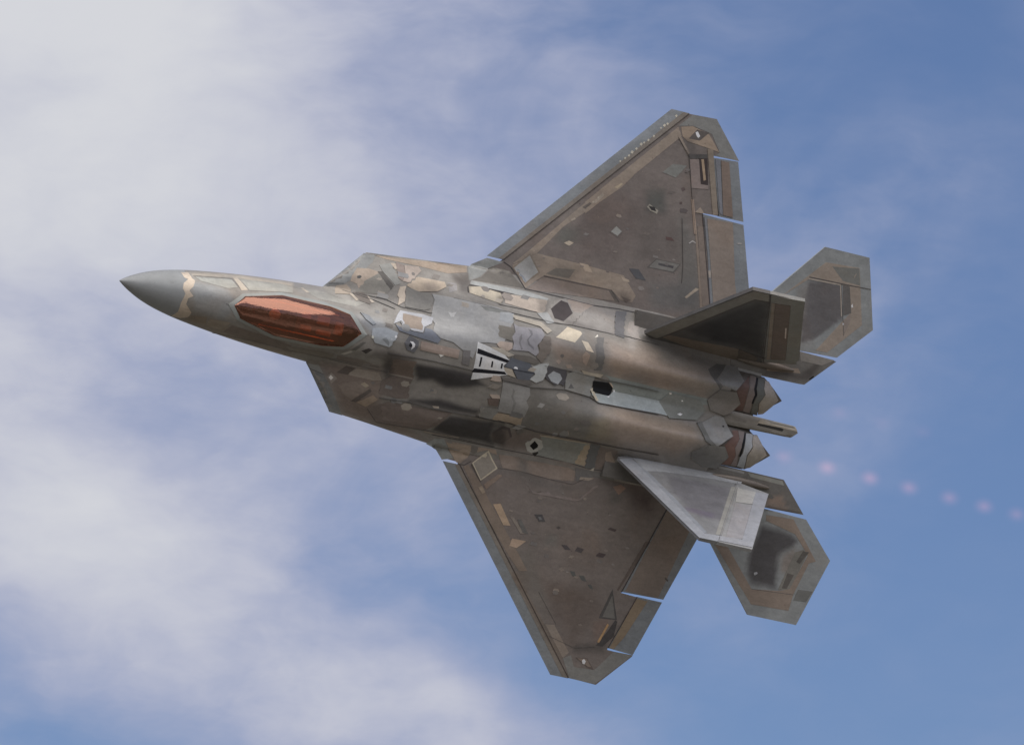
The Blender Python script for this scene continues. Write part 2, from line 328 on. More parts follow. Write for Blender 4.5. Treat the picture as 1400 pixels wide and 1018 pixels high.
PANELS = [
 ('fus','panel',(164,146,122),[(1.335,.484),(1.505,.52),(1.557,.407),(1.624,.364),(1.574,.222),(1.493,.115),(1.603,.003),(1.499,-.065),(1.497,-.204),(1.689,-.365),(1.686,-.479),(1.558,-.535),(1.361,-.53),(1.411,-.415),(1.377,-.201),(1.419,.023),(1.343,.126),(1.351,.247),(1.461,.358),(1.378,.383)]),
 ('fus','panel',(132,132,122),[(1.627,.456),(2.49,.581),(2.605,.422),(2.371,.355),(1.76,.387)]),
 ('fus','panel',(158,144,122),[(2.536,.635),(2.65,.644),(2.847,.415),(2.685,.375)]),
 ('fus','panel',(130,128,116),[(2.692,.625),(3.667,.726),(3.972,.724),(3.92,.572),(3.602,.535),(2.878,.416)]),
 ('fus','panel',(128,126,116),[(3.981,.717),(4.205,.734),(4.316,.661),(4.557,.574),(5.447,.582),(5.713,.725),(5.164,.696),(4.727,.762)]),
 ('fus','panel',(158,146,126),[(4.163,.743),(4.243,.747),(4.351,.674),(4.282,.654)]),
 ('fus','panel',(112,100,84),[(1.62,-.557),(1.722,-.421),(2.057,-.384),(2.121,-.545),(1.866,-.561)]),
 ('fus','panel',(124,112,96),[(2.14,-.409),(2.62,-.393),(2.504,-.597),(2.153,-.563)]),
 ('fus','panel',(100,88,78),[(2.664,-.447),(3.682,-.534),(4.168,-.611),(4.306,-.775),(2.572,-.635)]),
 ('fus','panel',(106,98,86),[(4.046,-.64),(4.643,-.6),(5.197,-.572),(5.169,-.711),(4.319,-.744)]),
 ('fus','panel',(98,88,78),[(5.269,-.588),(5.858,-.568),(6.317,-.643),(5.785,-.729),(5.297,-.68)]),
 ('fus','panel',(108,110,108),[(4.773,.866),(5.599,1.841),(5.873,1.855),(5.824,1.687),(5.347,1.172),(5.196,1.035)]),
 ('fus','panel',(138,118,95),[(5.887,1.848),(8.182,2.087),(8.182,1.939),(7.693,1.817),(6.957,1.832),(6.156,1.817)]),
 ('fus','panel',(140,122,102),[(5.452,1.473),(5.727,1.516),(5.957,1.498),(5.975,1.435),(5.773,1.274),(5.528,1.017),(5.484,1.109),(5.335,1.142),(5.352,1.265)]),
 ('fus','panel',(56,56,54),[(5.464,1.287),(5.528,1.321),(5.577,1.299),(5.534,1.249),(5.475,1.242)]),
 ('fus','panel',(106,102,92),[(5.688,1.249),(5.975,1.465),(6.278,1.145),(6.191,1.025),(5.473,.903)]),
 ('fus','panel',(112,112,106),[(5.982,1.654),(6.264,1.76),(6.438,1.449),(6.516,1.338),(6.379,1.268),(6.053,1.535)]),
 ('fus','panel',(68,64,58),[(5.939,1.494),(6.053,1.521),(6.352,1.252),(6.285,1.146)]),
 ('fus','panel',(152,136,114),[(6.257,1.758),(6.38,1.771),(6.428,1.647),(6.37,1.635)]),
 ('fus','panel',(116,100,90),[(6.387,1.799),(6.583,1.78),(6.621,1.588),(6.547,1.412),(6.445,1.457)]),
 ('fus','panel',(142,126,112),[(6.598,1.783),(6.957,1.818),(7.027,1.739),(6.873,1.574),(6.692,1.402),(6.555,1.407),(6.628,1.572)]),
 ('fus','panel',(150,132,108),[(6.946,1.582),(7.596,1.602),(7.628,1.498),(7.416,1.353),(6.923,1.241),(6.662,1.321)]),
 ('fus','panel',(116,112,110),[(7.669,1.607),(7.89,1.636),(7.9,1.472),(7.703,1.38)]),
 ('fus','panel',(90,80,70),[(5.409,.906),(5.634,.956),(5.847,.818),(5.806,.71),(5.53,.751)]),
 ('fus','panel',(164,150,128),[(5.353,.909),(5.538,.759),(5.48,.724),(5.315,.867)]),
 ('fus','panel',(164,150,130),[(5.723,.918),(5.917,.789),(5.844,.751)]),
 ('fus','panel',(136,120,100),[(5.071,.977),(5.27,1.042),(5.374,.948),(5.344,.841),(5.018,.785)]),
 ('fus','panel',(106,103,96),[(6.7,1.296),(6.995,1.246),(7.207,1.275),(7.349,1.135),(7.278,.917),(7.137,.854),(6.67,.84),(6.658,.955),(6.667,1.092),(6.648,1.19)]),
 ('fus','panel',(168,152,130),[(6.506,1.261),(6.645,1.308),(6.625,1.168),(6.66,1.09),(6.647,.953),(6.49,.836),(6.509,1.008),(6.459,1.048)]),
 ('fus','panel',(128,128,126),[(7.287,1.268),(8.109,1.296),(8.934,1.297),(9.314,1.24),(9.315,1.005),(9.133,.494),(8.721,.444),(8.518,.403),(8.423,.007),(7.883,.272),(7.54,.304),(7.343,.432),(7.39,.606),(7.303,.721),(7.344,.999),(7.366,1.139)]),
 ('fus','panel',(154,154,152),[(7.715,.942),(7.817,.93),(7.92,.985),(7.858,.854),(7.787,.839)]),
 ('fus','panel',(96,98,94),[(8.483,1.252),(8.897,1.27),(9.276,1.266),(8.974,1.185),(8.638,1.169)]),
 ('fus','panel',(148,150,154),[(6.544,.73),(7.14,.754),(7.364,.734),(7.316,.591),(7.124,.47),(7.088,.339),(6.866,.328),(6.568,.367),(6.55,.501),(6.349,.395),(6.465,.615)]),
 ('fus','panel',(124,107,90),[(6.615,.679),(7.086,.676),(7.053,.571),(7.088,.479),(7.066,.392),(6.568,.374),(6.629,.468),(6.584,.541)]),
 ('fus','panel',(92,98,110),[(6.386,.396),(6.551,.337),(6.868,.314),(7.109,.323),(7.141,.457),(7.306,.457),(7.553,.272),(7.487,.174),(6.958,.211),(6.506,.26)]),
 ('fus','panel',(78,79,84),[(6.676,.023),(6.772,.213),(7.011,.126),(7.028,.028),(6.967,-.157),(6.773,-.129)]),
 ('fus','insignia',(196,196,202),[(6.797,.075),(6.877,.085),(6.938,.036),(6.938,-.032),(6.869,-.102),(6.877,-.024),(6.848,.038)]),
 ('fus','insignia',(26,26,34),[(6.793,.013),(6.825,.041),(6.866,.022),(6.872,-.032),(6.833,-.054),(6.799,-.026)]),
 ('fus','panel',(178,175,165),[(7.504,-.011),(7.614,.097),(7.723,.017),(7.722,-.052),(7.63,-.123)]),
 ('fus','panel',(138,145,150),[(5.836,.182),(6.174,.259),(6.476,.213),(6.456,.114),(6.337,-.158),(5.961,-.133),(5.843,.021)]),
 ('fus','panel',(108,114,118),[(6.108,-.009),(6.209,.046),(6.307,-.054),(6.313,-.139)]),
 ('fus','light',(235,215,160),[(5.848,-.005),(5.877,.018),(5.907,-.017),(5.892,-.051),(5.863,-.043)]),
 ('fus','light',(215,212,200),[(6.407,.117),(6.435,.15),(6.47,.117),(6.449,.072),(6.417,.085)]),
 ('fus','panel',(96,100,104),[(5.529,.483),(5.741,.461),(5.912,.306),(5.844,.258),(5.656,.353)]),
 ('fus','panel',(56,50,46),[(5.721,-.377),(5.863,-.286),(5.966,-.299),(5.853,-.42)]),
 ('fus','panel',(78,76,70),[(5.485,-.404),(5.68,-.176),(5.758,-.169),(5.589,-.399)]),
 ('fus','panel',(152,146,134),[(5.318,-.537),(5.494,-.42),(5.551,-.444),(5.398,-.552)]),
 ('fus','panel',(92,88,86),[(8.148,.156),(8.333,.177),(8.378,-.176),(8.186,-.163)]),
 ('fus','panel',(132,112,98),[(7.082,.141),(8.058,.137),(8.065,-.067),(7.089,-.063)]),
 ('fus','panel',(98,100,98),[(4.758,-.865),(4.85,-.911),(4.915,-1.023),(5.191,-1.076),(5.919,-1.903),(5.592,-1.884)]),
 ('fus','panel',(116,116,108),[(4.843,-.909),(5.046,-.878),(5.187,-1.06),(4.918,-1.008)]),
 ('fus','panel',(72,62,55),[(5.443,-.974),(5.579,-.782),(5.806,-.785),(5.691,-.97)]),
 ('fus','panel',(122,110,96),[(5.722,-.91),(5.842,-.787),(6.368,-.767),(6.51,-.932),(6.312,-.975),(5.71,-.973)]),
 ('fus','panel',(124,114,102),[(5.277,-1.118),(5.34,-.999),(5.496,-1.101),(5.407,-1.244)]),
 ('fus','insignia',(186,180,170),[(5.311,-1.127),(5.34,-1.058),(5.409,-1.104),(5.375,-1.167)]),
 ('fus','panel',(106,92,80),[(5.562,-1.243),(5.668,-1.167),(6.046,-1.032),(6.267,-1.159),(5.971,-1.506),(5.768,-1.444)]),
 ('fus','panel',(70,62,55),[(5.969,-1.542),(6.306,-1.169),(6.361,-1.227),(6.094,-1.543)]),
 ('fus','panel',(126,106,84),[(6.113,-1.546),(6.422,-1.301),(6.565,-1.376),(6.37,-1.598)]),
 ('fus','panel',(132,118,96),[(6.057,-1.117),(6.124,-1.05),(6.258,-1.109),(6.2,-1.174)]),
 ('fus','panel',(96,80,68),[(6.538,-.394),(7.099,-.345),(7.075,-.522),(7.203,-.738),(6.605,-.733)]),
 ('fus','panel',(92,80,72),[(6.51,-.932),(6.66,-.775),(7.199,-.753),(7.174,-.929),(7.252,-1.2),(6.982,-1.252),(6.545,-1.24)]),
 ('fus','panel',(128,116,104),[(6.566,-.728),(7.178,-.722),(7.186,-.756),(6.575,-.761)]),
 ('fus','panel',(96,83,75),[(6.421,-1.63),(6.81,-1.376),(8.38,-1.312),(8.154,-1.685),(7.942,-1.824),(6.757,-1.881)]),
 ('fus','panel',(106,92,84),[(6.699,-1.497),(7.319,-1.39),(8.285,-1.353),(7.984,-1.708),(6.913,-1.811)]),
 ('fus','panel',(122,110,96),[(7.951,-1.84),(8.838,-1.812),(8.823,-1.855),(7.971,-1.88)]),
 ('fus','panel',(152,138,120),[(7.86,-1.249),(8.017,-1.229),(8.035,-1.278),(7.912,-1.291)]),
 ('fus','panel',(118,122,118),[(8.278,-1.974),(8.502,-1.933),(8.918,-2.321),(8.656,-2.405),(8.455,-2.209),(8.129,-2.127)]),
 ('fus','panel',(140,120,98),[(8.704,-2.0),(9.257,-1.957),(9.254,-2.21),(9.012,-2.4),(8.585,-1.988)]),
 ('fus','panel',(118,120,116),[(8.22,2.081),(8.701,2.385),(9.101,2.369),(8.771,2.159),(8.52,1.914),(8.222,1.754)]),
 ('fus','panel',(90,84,74),[(8.558,1.915),(8.843,2.209),(9.279,2.2),(9.674,1.887),(8.323,1.801)]),
 ('fus','panel',(134,137,134),[(8.282,1.776),(9.753,1.828),(10.332,1.777),(10.291,1.728),(8.989,1.67),(8.228,1.682)]),
 ('fus','panel',(40,36,34),[(8.15,1.6),(8.229,1.689),(8.993,1.694),(9.426,1.697),(9.061,1.638),(8.524,1.657),(8.223,1.648),(8.19,1.482),(8.16,1.509)]),
 ('fus','panel',(152,140,116),[(8.19,1.629),(8.49,1.683),(9.023,1.644),(9.087,1.497),(9.008,1.397),(8.212,1.486)]),
 ('fus','panel',(150,135,118),[(9.122,1.65),(10.291,1.728),(10.175,1.446),(10.051,1.388),(9.132,1.439)]),
 ('fus','panel',(122,116,108),[(10.256,1.462),(10.525,1.776),(10.826,1.906),(11.521,1.878),(10.854,1.275),(10.422,1.263)]),
 ('fus','panel',(138,122,108),[(10.829,1.862),(11.484,1.853),(11.182,1.611),(10.994,1.607)]),
 ('fus','hexagon_vent',(54,45,44),[(10.367,1.55),(10.659,1.803),(10.834,1.778),(10.962,1.567),(10.667,1.327),(10.435,1.348)]),
 ('fus','panel',(132,134,132),[(9.971,1.373),(10.255,1.455),(10.419,1.246),(10.221,1.183)]),
 ('fus','panel',(124,128,130),[(9.012,1.212),(9.352,1.241),(9.322,1.0),(8.981,1.004)]),
 ('fus','panel',(150,140,122),[(9.313,1.207),(10.069,1.192),(10.34,1.046),(10.218,.954),(10.028,1.084),(9.388,1.121)]),
 ('fus','panel',(98,92,80),[(8.987,.904),(9.355,.913),(9.351,.599),(9.008,.638)]),
 ('fus','panel',(126,123,127),[(9.352,1.013),(9.464,.969),(10.066,1.041),(10.151,.907),(10.049,.716),(9.987,.634),(10.062,.478),(9.995,.388),(9.789,.457),(9.374,.407),(9.402,.548),(9.337,.705),(9.406,.822)]),
 ('fus','panel',(98,96,100),[(9.707,.968),(9.82,.941),(9.843,.861),(9.746,.722),(9.798,.63),(9.901,.582),(9.923,.518),(9.87,.542),(9.757,.604),(9.71,.714),(9.798,.852),(9.765,.912)]),
 ('fus','panel',(104,102,104),[(9.519,.743),(9.566,.821),(9.588,.723),(9.556,.614),(9.629,.493),(9.605,.453),(9.522,.59)]),
 ('fus','panel',(150,130,112),[(8.965,.46),(9.054,.545),(9.355,.566),(9.369,.44),(9.268,.351),(9.03,.398)]),
 ('fus','panel',(160,148,128),[(8.845,.367),(9.109,.387),(9.312,.325),(9.444,.283),(9.134,.255)]),
 ('fus','panel',(98,88,78),[(10.163,.892),(10.295,.902),(10.343,.57),(10.18,.26),(10.019,.366),(10.078,.55),(10.023,.642)]),
 ('fus','panel',(84,78,70),[(9.468,.316),(9.846,.358),(10.135,.285),(10.037,.197),(9.452,.209)]),
 ('fus','panel',(182,167,137),[(10.447,.916),(10.767,1.225),(11.111,1.183),(11.143,1.14),(10.945,.898)]),
 ('fus','panel',(182,167,140),[(11.117,.983),(11.29,.968),(11.456,.763),(11.262,.775)]),
 ('fus','panel',(144,124,108),[(11.182,.62),(11.246,.755),(11.373,.695),(11.367,.535),(11.35,.425),(11.246,.492)]),
 ('fus','panel',(140,122,108),[(10.55,.376),(10.613,.434),(10.686,.389),(10.638,.317)]),
 ('fus','panel',(140,122,106),[(10.822,.336),(10.949,.379),(11.032,.308),(10.902,.271)]),
 ('fus','panel',(90,88,85),[(11.552,1.147),(11.732,1.165),(11.684,.979),(11.735,.752),(11.777,.399),(11.591,.368),(11.543,.677),(11.485,.872)]),
 ('fus','panel',(190,184,168),[(11.47,1.118),(11.565,1.205),(11.566,1.156)]),
 ('fus','panel',(118,112,105),[(11.485,1.843),(12.084,1.836),(12.028,1.285),(11.645,1.303),(10.916,1.293)]),
 ('fus','panel',(82,82,84),[(12.109,1.851),(12.369,1.898),(12.289,1.263),(12.055,1.284)]),
 ('fus','panel',(132,122,112),[(12.46,1.666),(12.842,1.778),(12.653,1.501),(12.784,1.259),(12.514,1.307),(12.414,1.454)]),
 ('fus','receptacle_marking',(174,174,172),[(8.475,.411),(8.845,.345),(9.198,.262),(9.35,.153),(9.218,-.002),(9.266,-.044),(9.378,-.182),(9.177,-.247),(8.517,-.477)]),
 ('fus','marking_bar',(12,12,20),[(8.499,.266),(9.347,.152),(9.29,.085),(8.505,.148)]),
 ('fus','marking_bar',(12,12,20),[(8.511,-.203),(9.287,-.125),(9.356,-.183),(8.495,-.303)]),
 ('fus','marking_bar',(12,12,20),[(8.606,.081),(8.652,.09),(8.654,-.134),(8.614,-.142)]),
 ('fus','marking_bar',(12,12,20),[(8.905,.046),(8.943,.054),(8.96,-.087),(8.913,-.096)]),
 ('fus','marking_bar',(12,12,20),[(9.156,.041),(9.2,.05),(9.204,-.069),(9.164,-.077)]),
 ('fus','panel',(154,144,126),[(8.841,.368),(9.179,.357),(9.441,.299),(9.313,.225),(9.125,.274),(8.855,.339)]),
 ('fus','panel',(150,138,118),[(9.244,-.029),(9.46,-.033),(9.596,-.207),(9.38,-.178),(9.281,-.102)]),
 ('fus','panel',(154,136,120),[(8.986,-.387),(9.023,-.267),(9.195,-.248),(9.282,-.367),(9.145,-.387)]),
 ('fus','panel',(84,79,74),[(9.238,-.275),(9.6,-.222),(9.97,-.187),(10.058,-.25),(9.917,-.33),(9.306,-.325)]),
 ('fus','panel',(70,75,84),[(9.256,-.01),(9.385,.224),(9.878,.192),(9.922,.156),(10.059,-.005),(9.997,-.082),(9.953,-.194),(9.655,-.227),(9.481,-.032)]),
 ('fus','panel',(46,48,56),[(9.458,-.024),(9.725,-.012),(10.059,-.002),(10.047,-.027),(9.732,-.039),(9.473,-.047)]),
 ('fus','marking',(186,186,186),[(9.485,-.005),(9.514,.042),(9.578,.039),(9.601,-.008)]),
 ('fus','panel',(146,149,146),[(9.958,.116),(10.177,.236),(10.357,.292),(10.361,.019),(10.303,-.124),(10.141,-.217),(9.966,-.172),(10.072,-.032)]),
 ('fus','panel',(60,58,61),[(10.364,.241),(10.875,.224),(10.924,.059),(10.896,-.137),(10.74,-.115),(10.651,-.174),(10.361,-.068)]),
 ('fus','panel',(136,141,144),[(10.403,.01),(10.532,.139),(10.724,.107),(10.813,.013),(10.725,-.139),(10.532,-.103)]),
 ('fus','panel',(112,112,106),[(10.916,.155),(11.143,.277),(11.638,.236),(11.635,-.01),(11.619,-.261),(10.945,-.213),(10.911,-.013)]),
 ('fus','panel',(78,78,76),[(11.018,-.172),(11.075,-.05),(11.185,-.15)]),
 ('fus','panel',(150,138,116),[(11.256,.3),(11.498,.296),(11.852,.315),(11.802,.227),(11.358,.233)]),
 ('fus','panel',(122,120,116),[(9.297,-.334),(10.019,-.361),(10.072,-.524),(10.013,-.676),(10.116,-.795),(10.104,-1.048),(9.426,-1.048),(9.385,-.843),(9.362,-.671),(9.344,-.534)]),
 ('fus','panel',(106,104,100),[(9.582,-.45),(9.668,-.502),(9.664,-.643),(9.776,-.76),(9.787,-.935),(9.765,-1.011),(9.725,-.877),(9.718,-.779),(9.618,-.653),(9.624,-.518)]),
 ('fus','panel',(160,140,122),[(9.089,-.711),(9.32,-.68),(9.376,-.756),(9.18,-.787)]),
 ('fus','panel',(90,72,62),[(9.078,-.809),(9.352,-.772),(9.377,-.933),(9.163,-.954)]),
 ('fus','panel',(112,110,104),[(8.993,-1.033),(9.4,-.989),(9.486,-1.251),(9.042,-1.273)]),
 ('fus','panel',(142,122,96),[(9.384,-1.183),(9.441,-1.08),(10.069,-1.055),(10.119,-1.284),(9.861,-1.244),(9.383,-1.259)]),
 ('fus','panel',(112,119,113),[(11.891,.316),(13.378,.305),(14.336,.315),(15.378,.319),(14.262,.058),(13.79,.034),(12.835,.018),(12.237,.004),(12.038,.264)]),
 ('fus','panel',(138,148,148),[(11.659,-.143),(12.14,-.135),(12.239,-.002),(12.838,.012),(13.793,.027),(13.845,-.282),(13.525,-.279),(11.87,-.343)]),  # valley strip: lit half paler, other half darker, light put into the colour
 ('fus','panel',(170,158,132),[(11.607,-.078),(11.66,-.04),(11.877,-.3),(11.816,-.319)]),
 ('fus','panel',(172,150,120),[(12.069,.175),(12.143,.169),(12.221,.079),(12.185,.064)]),
 ('fus','hatch',(6,6,9),[(11.632,.066),(11.68,.132),(12.064,.164),(12.196,.067),(12.185,-.041),(12.121,-.139),(11.672,-.106),(11.706,-.024)]),
 ('fus','light',(225,222,214),[(12.225,.016),(12.261,.03),(12.276,-.009),(12.242,-.022)]),
 ('fus','light',(225,222,214),[(12.064,-.161),(12.147,-.124),(12.148,-.179)]),
 ('fus','panel',(104,107,100),[(13.482,-.0),(13.719,.25),(14.521,.245),(14.759,.024),(14.559,-.232),(13.809,-.326)]),
 ('fus','light',(210,205,195),[(14.013,-.194),(14.086,-.152),(14.158,-.172),(14.097,-.219)]),
 ('fus','light',(190,188,178),[(14.046,.135),(14.08,.152),(14.103,.129),(14.069,.111)]),
 ('fus','light',(190,180,165),[(13.69,.24),(13.74,.258),(13.751,.228),(13.707,.215)]),
 ('fus','access_box',(92,80,72),[(9.527,-1.578),(9.691,-1.353),(9.9,-1.382),(10.06,-1.57),(9.932,-1.753),(9.701,-1.757)]),
 ('fus','panel',(70,60,58),[(9.556,-1.579),(9.702,-1.387),(9.725,-1.346),(9.908,-1.362),(10.077,-1.548),(10.036,-1.575),(9.888,-1.414),(9.728,-1.419)]),
 ('fus','panel',(116,118,110),[(10.755,-1.38),(12.01,-1.316),(12.131,-1.855),(10.777,-1.831),(10.959,-1.641)]),
 ('fus','panel',(152,150,140),[(10.482,-1.63),(10.643,-1.448),(10.841,-1.481),(10.957,-1.623),(10.812,-1.824),(10.625,-1.79)]),
 ('fus','hatch',(6,6,8),[(10.616,-1.658),(10.672,-1.524),(10.809,-1.599),(10.828,-1.654),(10.753,-1.735)]),
 ('fus','panel',(40,36,34),[(10.749,-1.812),(10.875,-1.749),(10.908,-1.779),(10.851,-1.873)]),
 ('fus','panel',(150,130,100),[(11.936,-1.354),(12.048,-1.345),(12.139,-1.846),(11.891,-1.832)]),
 ('fus','panel',(85,85,84),[(12.051,-1.307),(12.28,-1.296),(12.409,-1.855),(12.189,-1.886)]),
 ('fus','panel',(104,90,80),[(12.313,-1.334),(12.781,-1.34),(12.863,-1.755),(12.432,-1.836)]),
 ('fus','panel',(136,116,98),[(12.51,-1.427),(12.623,-1.385),(12.977,-1.732),(12.873,-1.76),(12.58,-1.596)]),
 ('fus','panel',(170,160,140),[(12.308,-1.912),(12.399,-1.832),(12.405,-1.914)]),
 ('fus','panel',(150,132,115),[(11.231,-1.182),(11.319,-1.137),(11.39,-1.215),(11.317,-1.25)]),
 ('fus','panel',(150,135,110),[(10.708,-1.367),(10.967,-1.342),(11.355,-1.335),(12.005,-1.31),(12.011,-1.331),(11.37,-1.358),(10.725,-1.393)]),
 ('fus','panel',(80,78,74),[(14.537,.992),(14.817,1.167),(15.071,1.183),(14.769,.807),(14.961,.671),(14.915,.583),(14.607,.86)]),
 ('fus','panel',(110,108,103),[(14.819,.816),(15.069,1.172),(15.349,1.213),(15.546,.914),(15.349,.641),(14.954,.698)]),
 ('fus','panel',(104,98,90),[(14.716,.285),(14.92,.573),(15.365,.601),(15.594,.363),(15.41,.112),(15.24,.014),(14.865,.066)]),
 ('fus','panel',(88,88,84),[(14.575,-.284),(14.703,-.232),(14.931,-.6),(15.149,-.74),(15.03,-.756),(14.792,-.661)]),
 ('fus','panel',(116,116,113),[(14.712,-.264),(15.004,-.04),(15.242,-.034),(15.571,-.414),(15.412,-.518),(15.147,-.734),(14.919,-.602)]),
 ('fus','panel',(94,92,86),[(14.554,-.999),(14.901,-.746),(15.354,-.701),(15.552,-.916),(15.4,-1.237),(15.048,-1.272),(14.651,-1.149)]),
 ('fus','panel',(30,30,32),[(15.254,-.221),(15.302,-.218),(15.3,-.254),(15.256,-.255)]),
 ('wing','panel',(134,118,100),[(9.322,2.368),(9.691,2.779),(11.469,4.89),(11.941,5.043),(11.693,4.709),(10.417,3.491),(9.89,2.753)]),
 ('wing','panel',(134,118,100),[(9.333,2.349),(9.884,2.745),(10.98,2.736),(12.146,2.704),(12.55,2.307),(12.491,2.127),(12.188,2.127),(11.91,2.313),(10.161,2.284),(9.721,1.89)]),
 ('wing','panel',(134,118,100),[(10.851,4.173),(12.84,6.404),(12.965,6.208),(11.73,4.822),(10.901,3.907)]),
 ('wing','panel',(118,104,92),[(10.167,2.25),(11.911,2.306),(12.114,2.076),(11.279,2.006),(9.729,1.868)]),
 ('wing','panel',(118,104,86),[(9.334,2.305),(9.722,2.717),(10.048,2.319),(9.709,1.965)]),
 ('wing','panel',(142,143,140),[(9.381,2.29),(9.713,2.663),(9.995,2.325),(9.706,2.013)]),
 ('wing','panel',(112,120,128),[(9.45,2.278),(9.504,2.289),(9.742,2.057),(9.698,2.028)]),
 ('wing','panel',(98,92,82),[(10.189,2.331),(10.418,2.512),(10.904,2.581),(10.791,2.348)]),
 ('wing','panel',(156,138,115),[(10.976,2.756),(11.204,2.756),(11.359,2.597),(11.16,2.6)]),
 ('wing','panel',(158,140,116),[(12.088,2.664),(12.309,2.627),(12.327,2.575),(12.165,2.576)]),
 ('wing','panel',(86,73,66),[(12.169,2.221),(12.448,2.181),(12.344,2.09)]),
 ('wing','panel',(84,78,70),[(11.84,2.277),(11.955,2.284),(12.158,2.086),(12.044,2.076)]),
 ('wing','panel',(92,84,78),[(11.584,3.624),(11.723,3.825),(11.932,3.706),(11.813,3.534)]),
 ('wing','panel',(132,134,128),[(11.623,3.64),(11.738,3.79),(11.895,3.698),(11.805,3.574)]),
 ('wing','panel',(168,152,127),[(10.504,3.128),(10.621,3.205),(10.747,3.18),(10.644,3.088)]),
 ('wing','panel',(58,52,50),[(10.801,4.04),(10.961,4.187),(11.023,4.179),(10.88,4.019)]),
 ('wing','panel',(150,138,120),[(11.039,4.211),(11.244,4.485),(11.299,4.435),(11.117,4.2)]),
 ('wing','panel',(168,152,128),[(10.565,3.697),(10.664,3.771),(10.694,3.732),(10.614,3.676)]),
 ('wing','panel',(162,144,112),[(11.511,4.669),(11.674,4.81),(11.702,4.781),(11.59,4.652)]),
 ('wing','panel',(72,74,78),[(12.246,2.893),(12.499,2.926),(12.739,2.707),(12.468,2.702)]),
 ('wing','panel',(140,134,118),[(12.417,4.394),(12.47,4.476),(12.724,4.373),(12.702,4.291),(12.519,4.329)]),
 ('wing','panel',(50,48,48),[(12.448,4.432),(12.614,4.433),(12.672,4.344),(12.543,4.348)]),
 ('wing','panel',(82,78,72),[(12.698,3.015),(12.891,3.263),(13.566,3.274),(13.42,3.032)]),
 ('wing','panel',(106,104,98),[(12.759,3.036),(12.908,3.243),(13.521,3.253),(13.386,3.054)]),
 ('wing','panel',(64,62,64),[(12.974,3.178),(13.383,3.191),(13.376,3.131),(12.984,3.127)]),
 ('wing','panel',(152,136,113),[(13.814,2.533),(14.06,2.806),(14.157,2.798),(13.867,2.514)]),
 ('wing','marking',(160,156,150),[(13.656,3.799),(13.746,3.877),(13.845,3.845),(13.835,3.826),(13.751,3.852),(13.679,3.787)]),
 ('wing','panel',(84,60,56),[(13.036,3.819),(13.18,3.833),(13.282,3.767),(13.067,3.75)]),
 ('wing','panel',(76,66,64),[(13.277,4.544),(13.444,4.562),(13.44,4.471),(13.31,4.463)]),
 ('wing','panel',(76,62,58),[(13.227,4.691),(13.296,4.706),(13.301,4.649),(13.237,4.641)]),
 ('wing','panel',(122,106,90),[(13.512,4.8),(13.578,4.802),(13.955,3.664),(14.208,2.779),(14.338,2.381),(14.276,2.33),(13.995,3.32),(13.766,4.092)]),
 ('wing','panel',(112,98,86),[(13.8,4.246),(13.97,4.253),(14.213,3.542),(14.494,2.457),(14.344,2.382),(14.208,2.779),(13.962,3.665)]),
 ('wing','panel',(112,113,109),[(13.151,6.762),(13.79,6.794),(14.576,5.96),(13.913,5.944),(14.026,6.043),(13.733,6.43),(13.196,6.507),(12.842,6.429)]),
 ('wing','panel',(142,121,98),[(12.912,6.42),(13.197,6.502),(13.663,6.399),(14.018,6.047),(13.683,6.086),(13.144,6.123),(12.988,6.213)]),
 ('wing','panel',(82,75,70),[(13.157,6.194),(13.329,6.45),(13.647,6.427),(13.448,6.209)]),
 ('wing','navigation_light',(226,226,230),[(13.299,6.375),(13.354,6.409),(13.437,6.312),(13.399,6.26),(13.351,6.293)]),
 ('wing','panel',(108,110,104),[(12.65,5.276),(12.88,5.528),(13.243,5.561),(13.012,5.225)]),
 ('wing','panel',(138,122,104),[(12.85,6.22),(12.905,6.25),(13.252,5.867),(13.209,5.808)]),
 ('wing','panel',(68,66,64),[(13.229,5.844),(13.704,5.935),(13.733,5.848),(13.286,5.738)]),
 ('wing','panel',(122,107,100),[(13.282,5.725),(13.521,5.777),(13.681,5.215),(13.881,5.227),(13.9,5.138),(13.466,5.075)]),
 ('wing','panel',(58,48,46),[(13.509,5.799),(13.731,5.842),(13.873,5.232),(13.681,5.215)]),
 ('wing','panel',(152,126,92),[(13.574,5.789),(13.641,5.803),(13.795,5.339),(13.739,5.305)]),
 ('wing','panel',(124,110,92),[(13.688,6.062),(13.836,6.076),(14.276,4.603),(14.142,4.574)]),
 ('wing','panel',(146,122,100),[(13.514,4.812),(13.575,4.819),(13.815,4.045),(13.755,4.032)]),
 ('wing','panel',(142,126,108),[(13.67,4.535),(13.787,4.678),(13.91,4.556)]),
 ('wing','panel',(80,72,70),[(13.264,4.51),(13.357,4.567),(13.484,4.542),(13.447,4.469),(13.293,4.455)]),
 ('wing','panel',(84,68,66),[(13.2,5.018),(13.272,5.055),(13.318,5.003),(13.251,4.942)]),
 ('wing','stencil',(176,169,146),[(11.519,5.282),(11.537,5.322),(11.566,5.31),(11.552,5.272)]),
 ('wing','stencil',(176,169,146),[(11.624,5.379),(11.644,5.424),(11.677,5.409),(11.661,5.367)]),
 ('wing','stencil',(176,169,146),[(11.709,5.459),(11.729,5.504),(11.762,5.49),(11.746,5.447)]),
 ('wing','stencil',(176,169,146),[(11.762,5.551),(11.79,5.61),(11.836,5.586),(11.81,5.533)]),
 ('wing','stencil',(176,169,146),[(11.863,5.654),(11.885,5.704),(11.923,5.686),(11.903,5.64)]),
 ('wing','stencil',(176,169,146),[(11.953,5.782),(11.98,5.841),(12.026,5.817),(12.001,5.764)]),
 ('wing','stencil',(176,169,146),[(12.032,5.84),(12.05,5.88),(12.079,5.869),(12.065,5.83)]),
 ('wing','stencil',(176,169,146),[(12.124,5.919),(12.144,5.964),(12.178,5.95),(12.161,5.907)]),
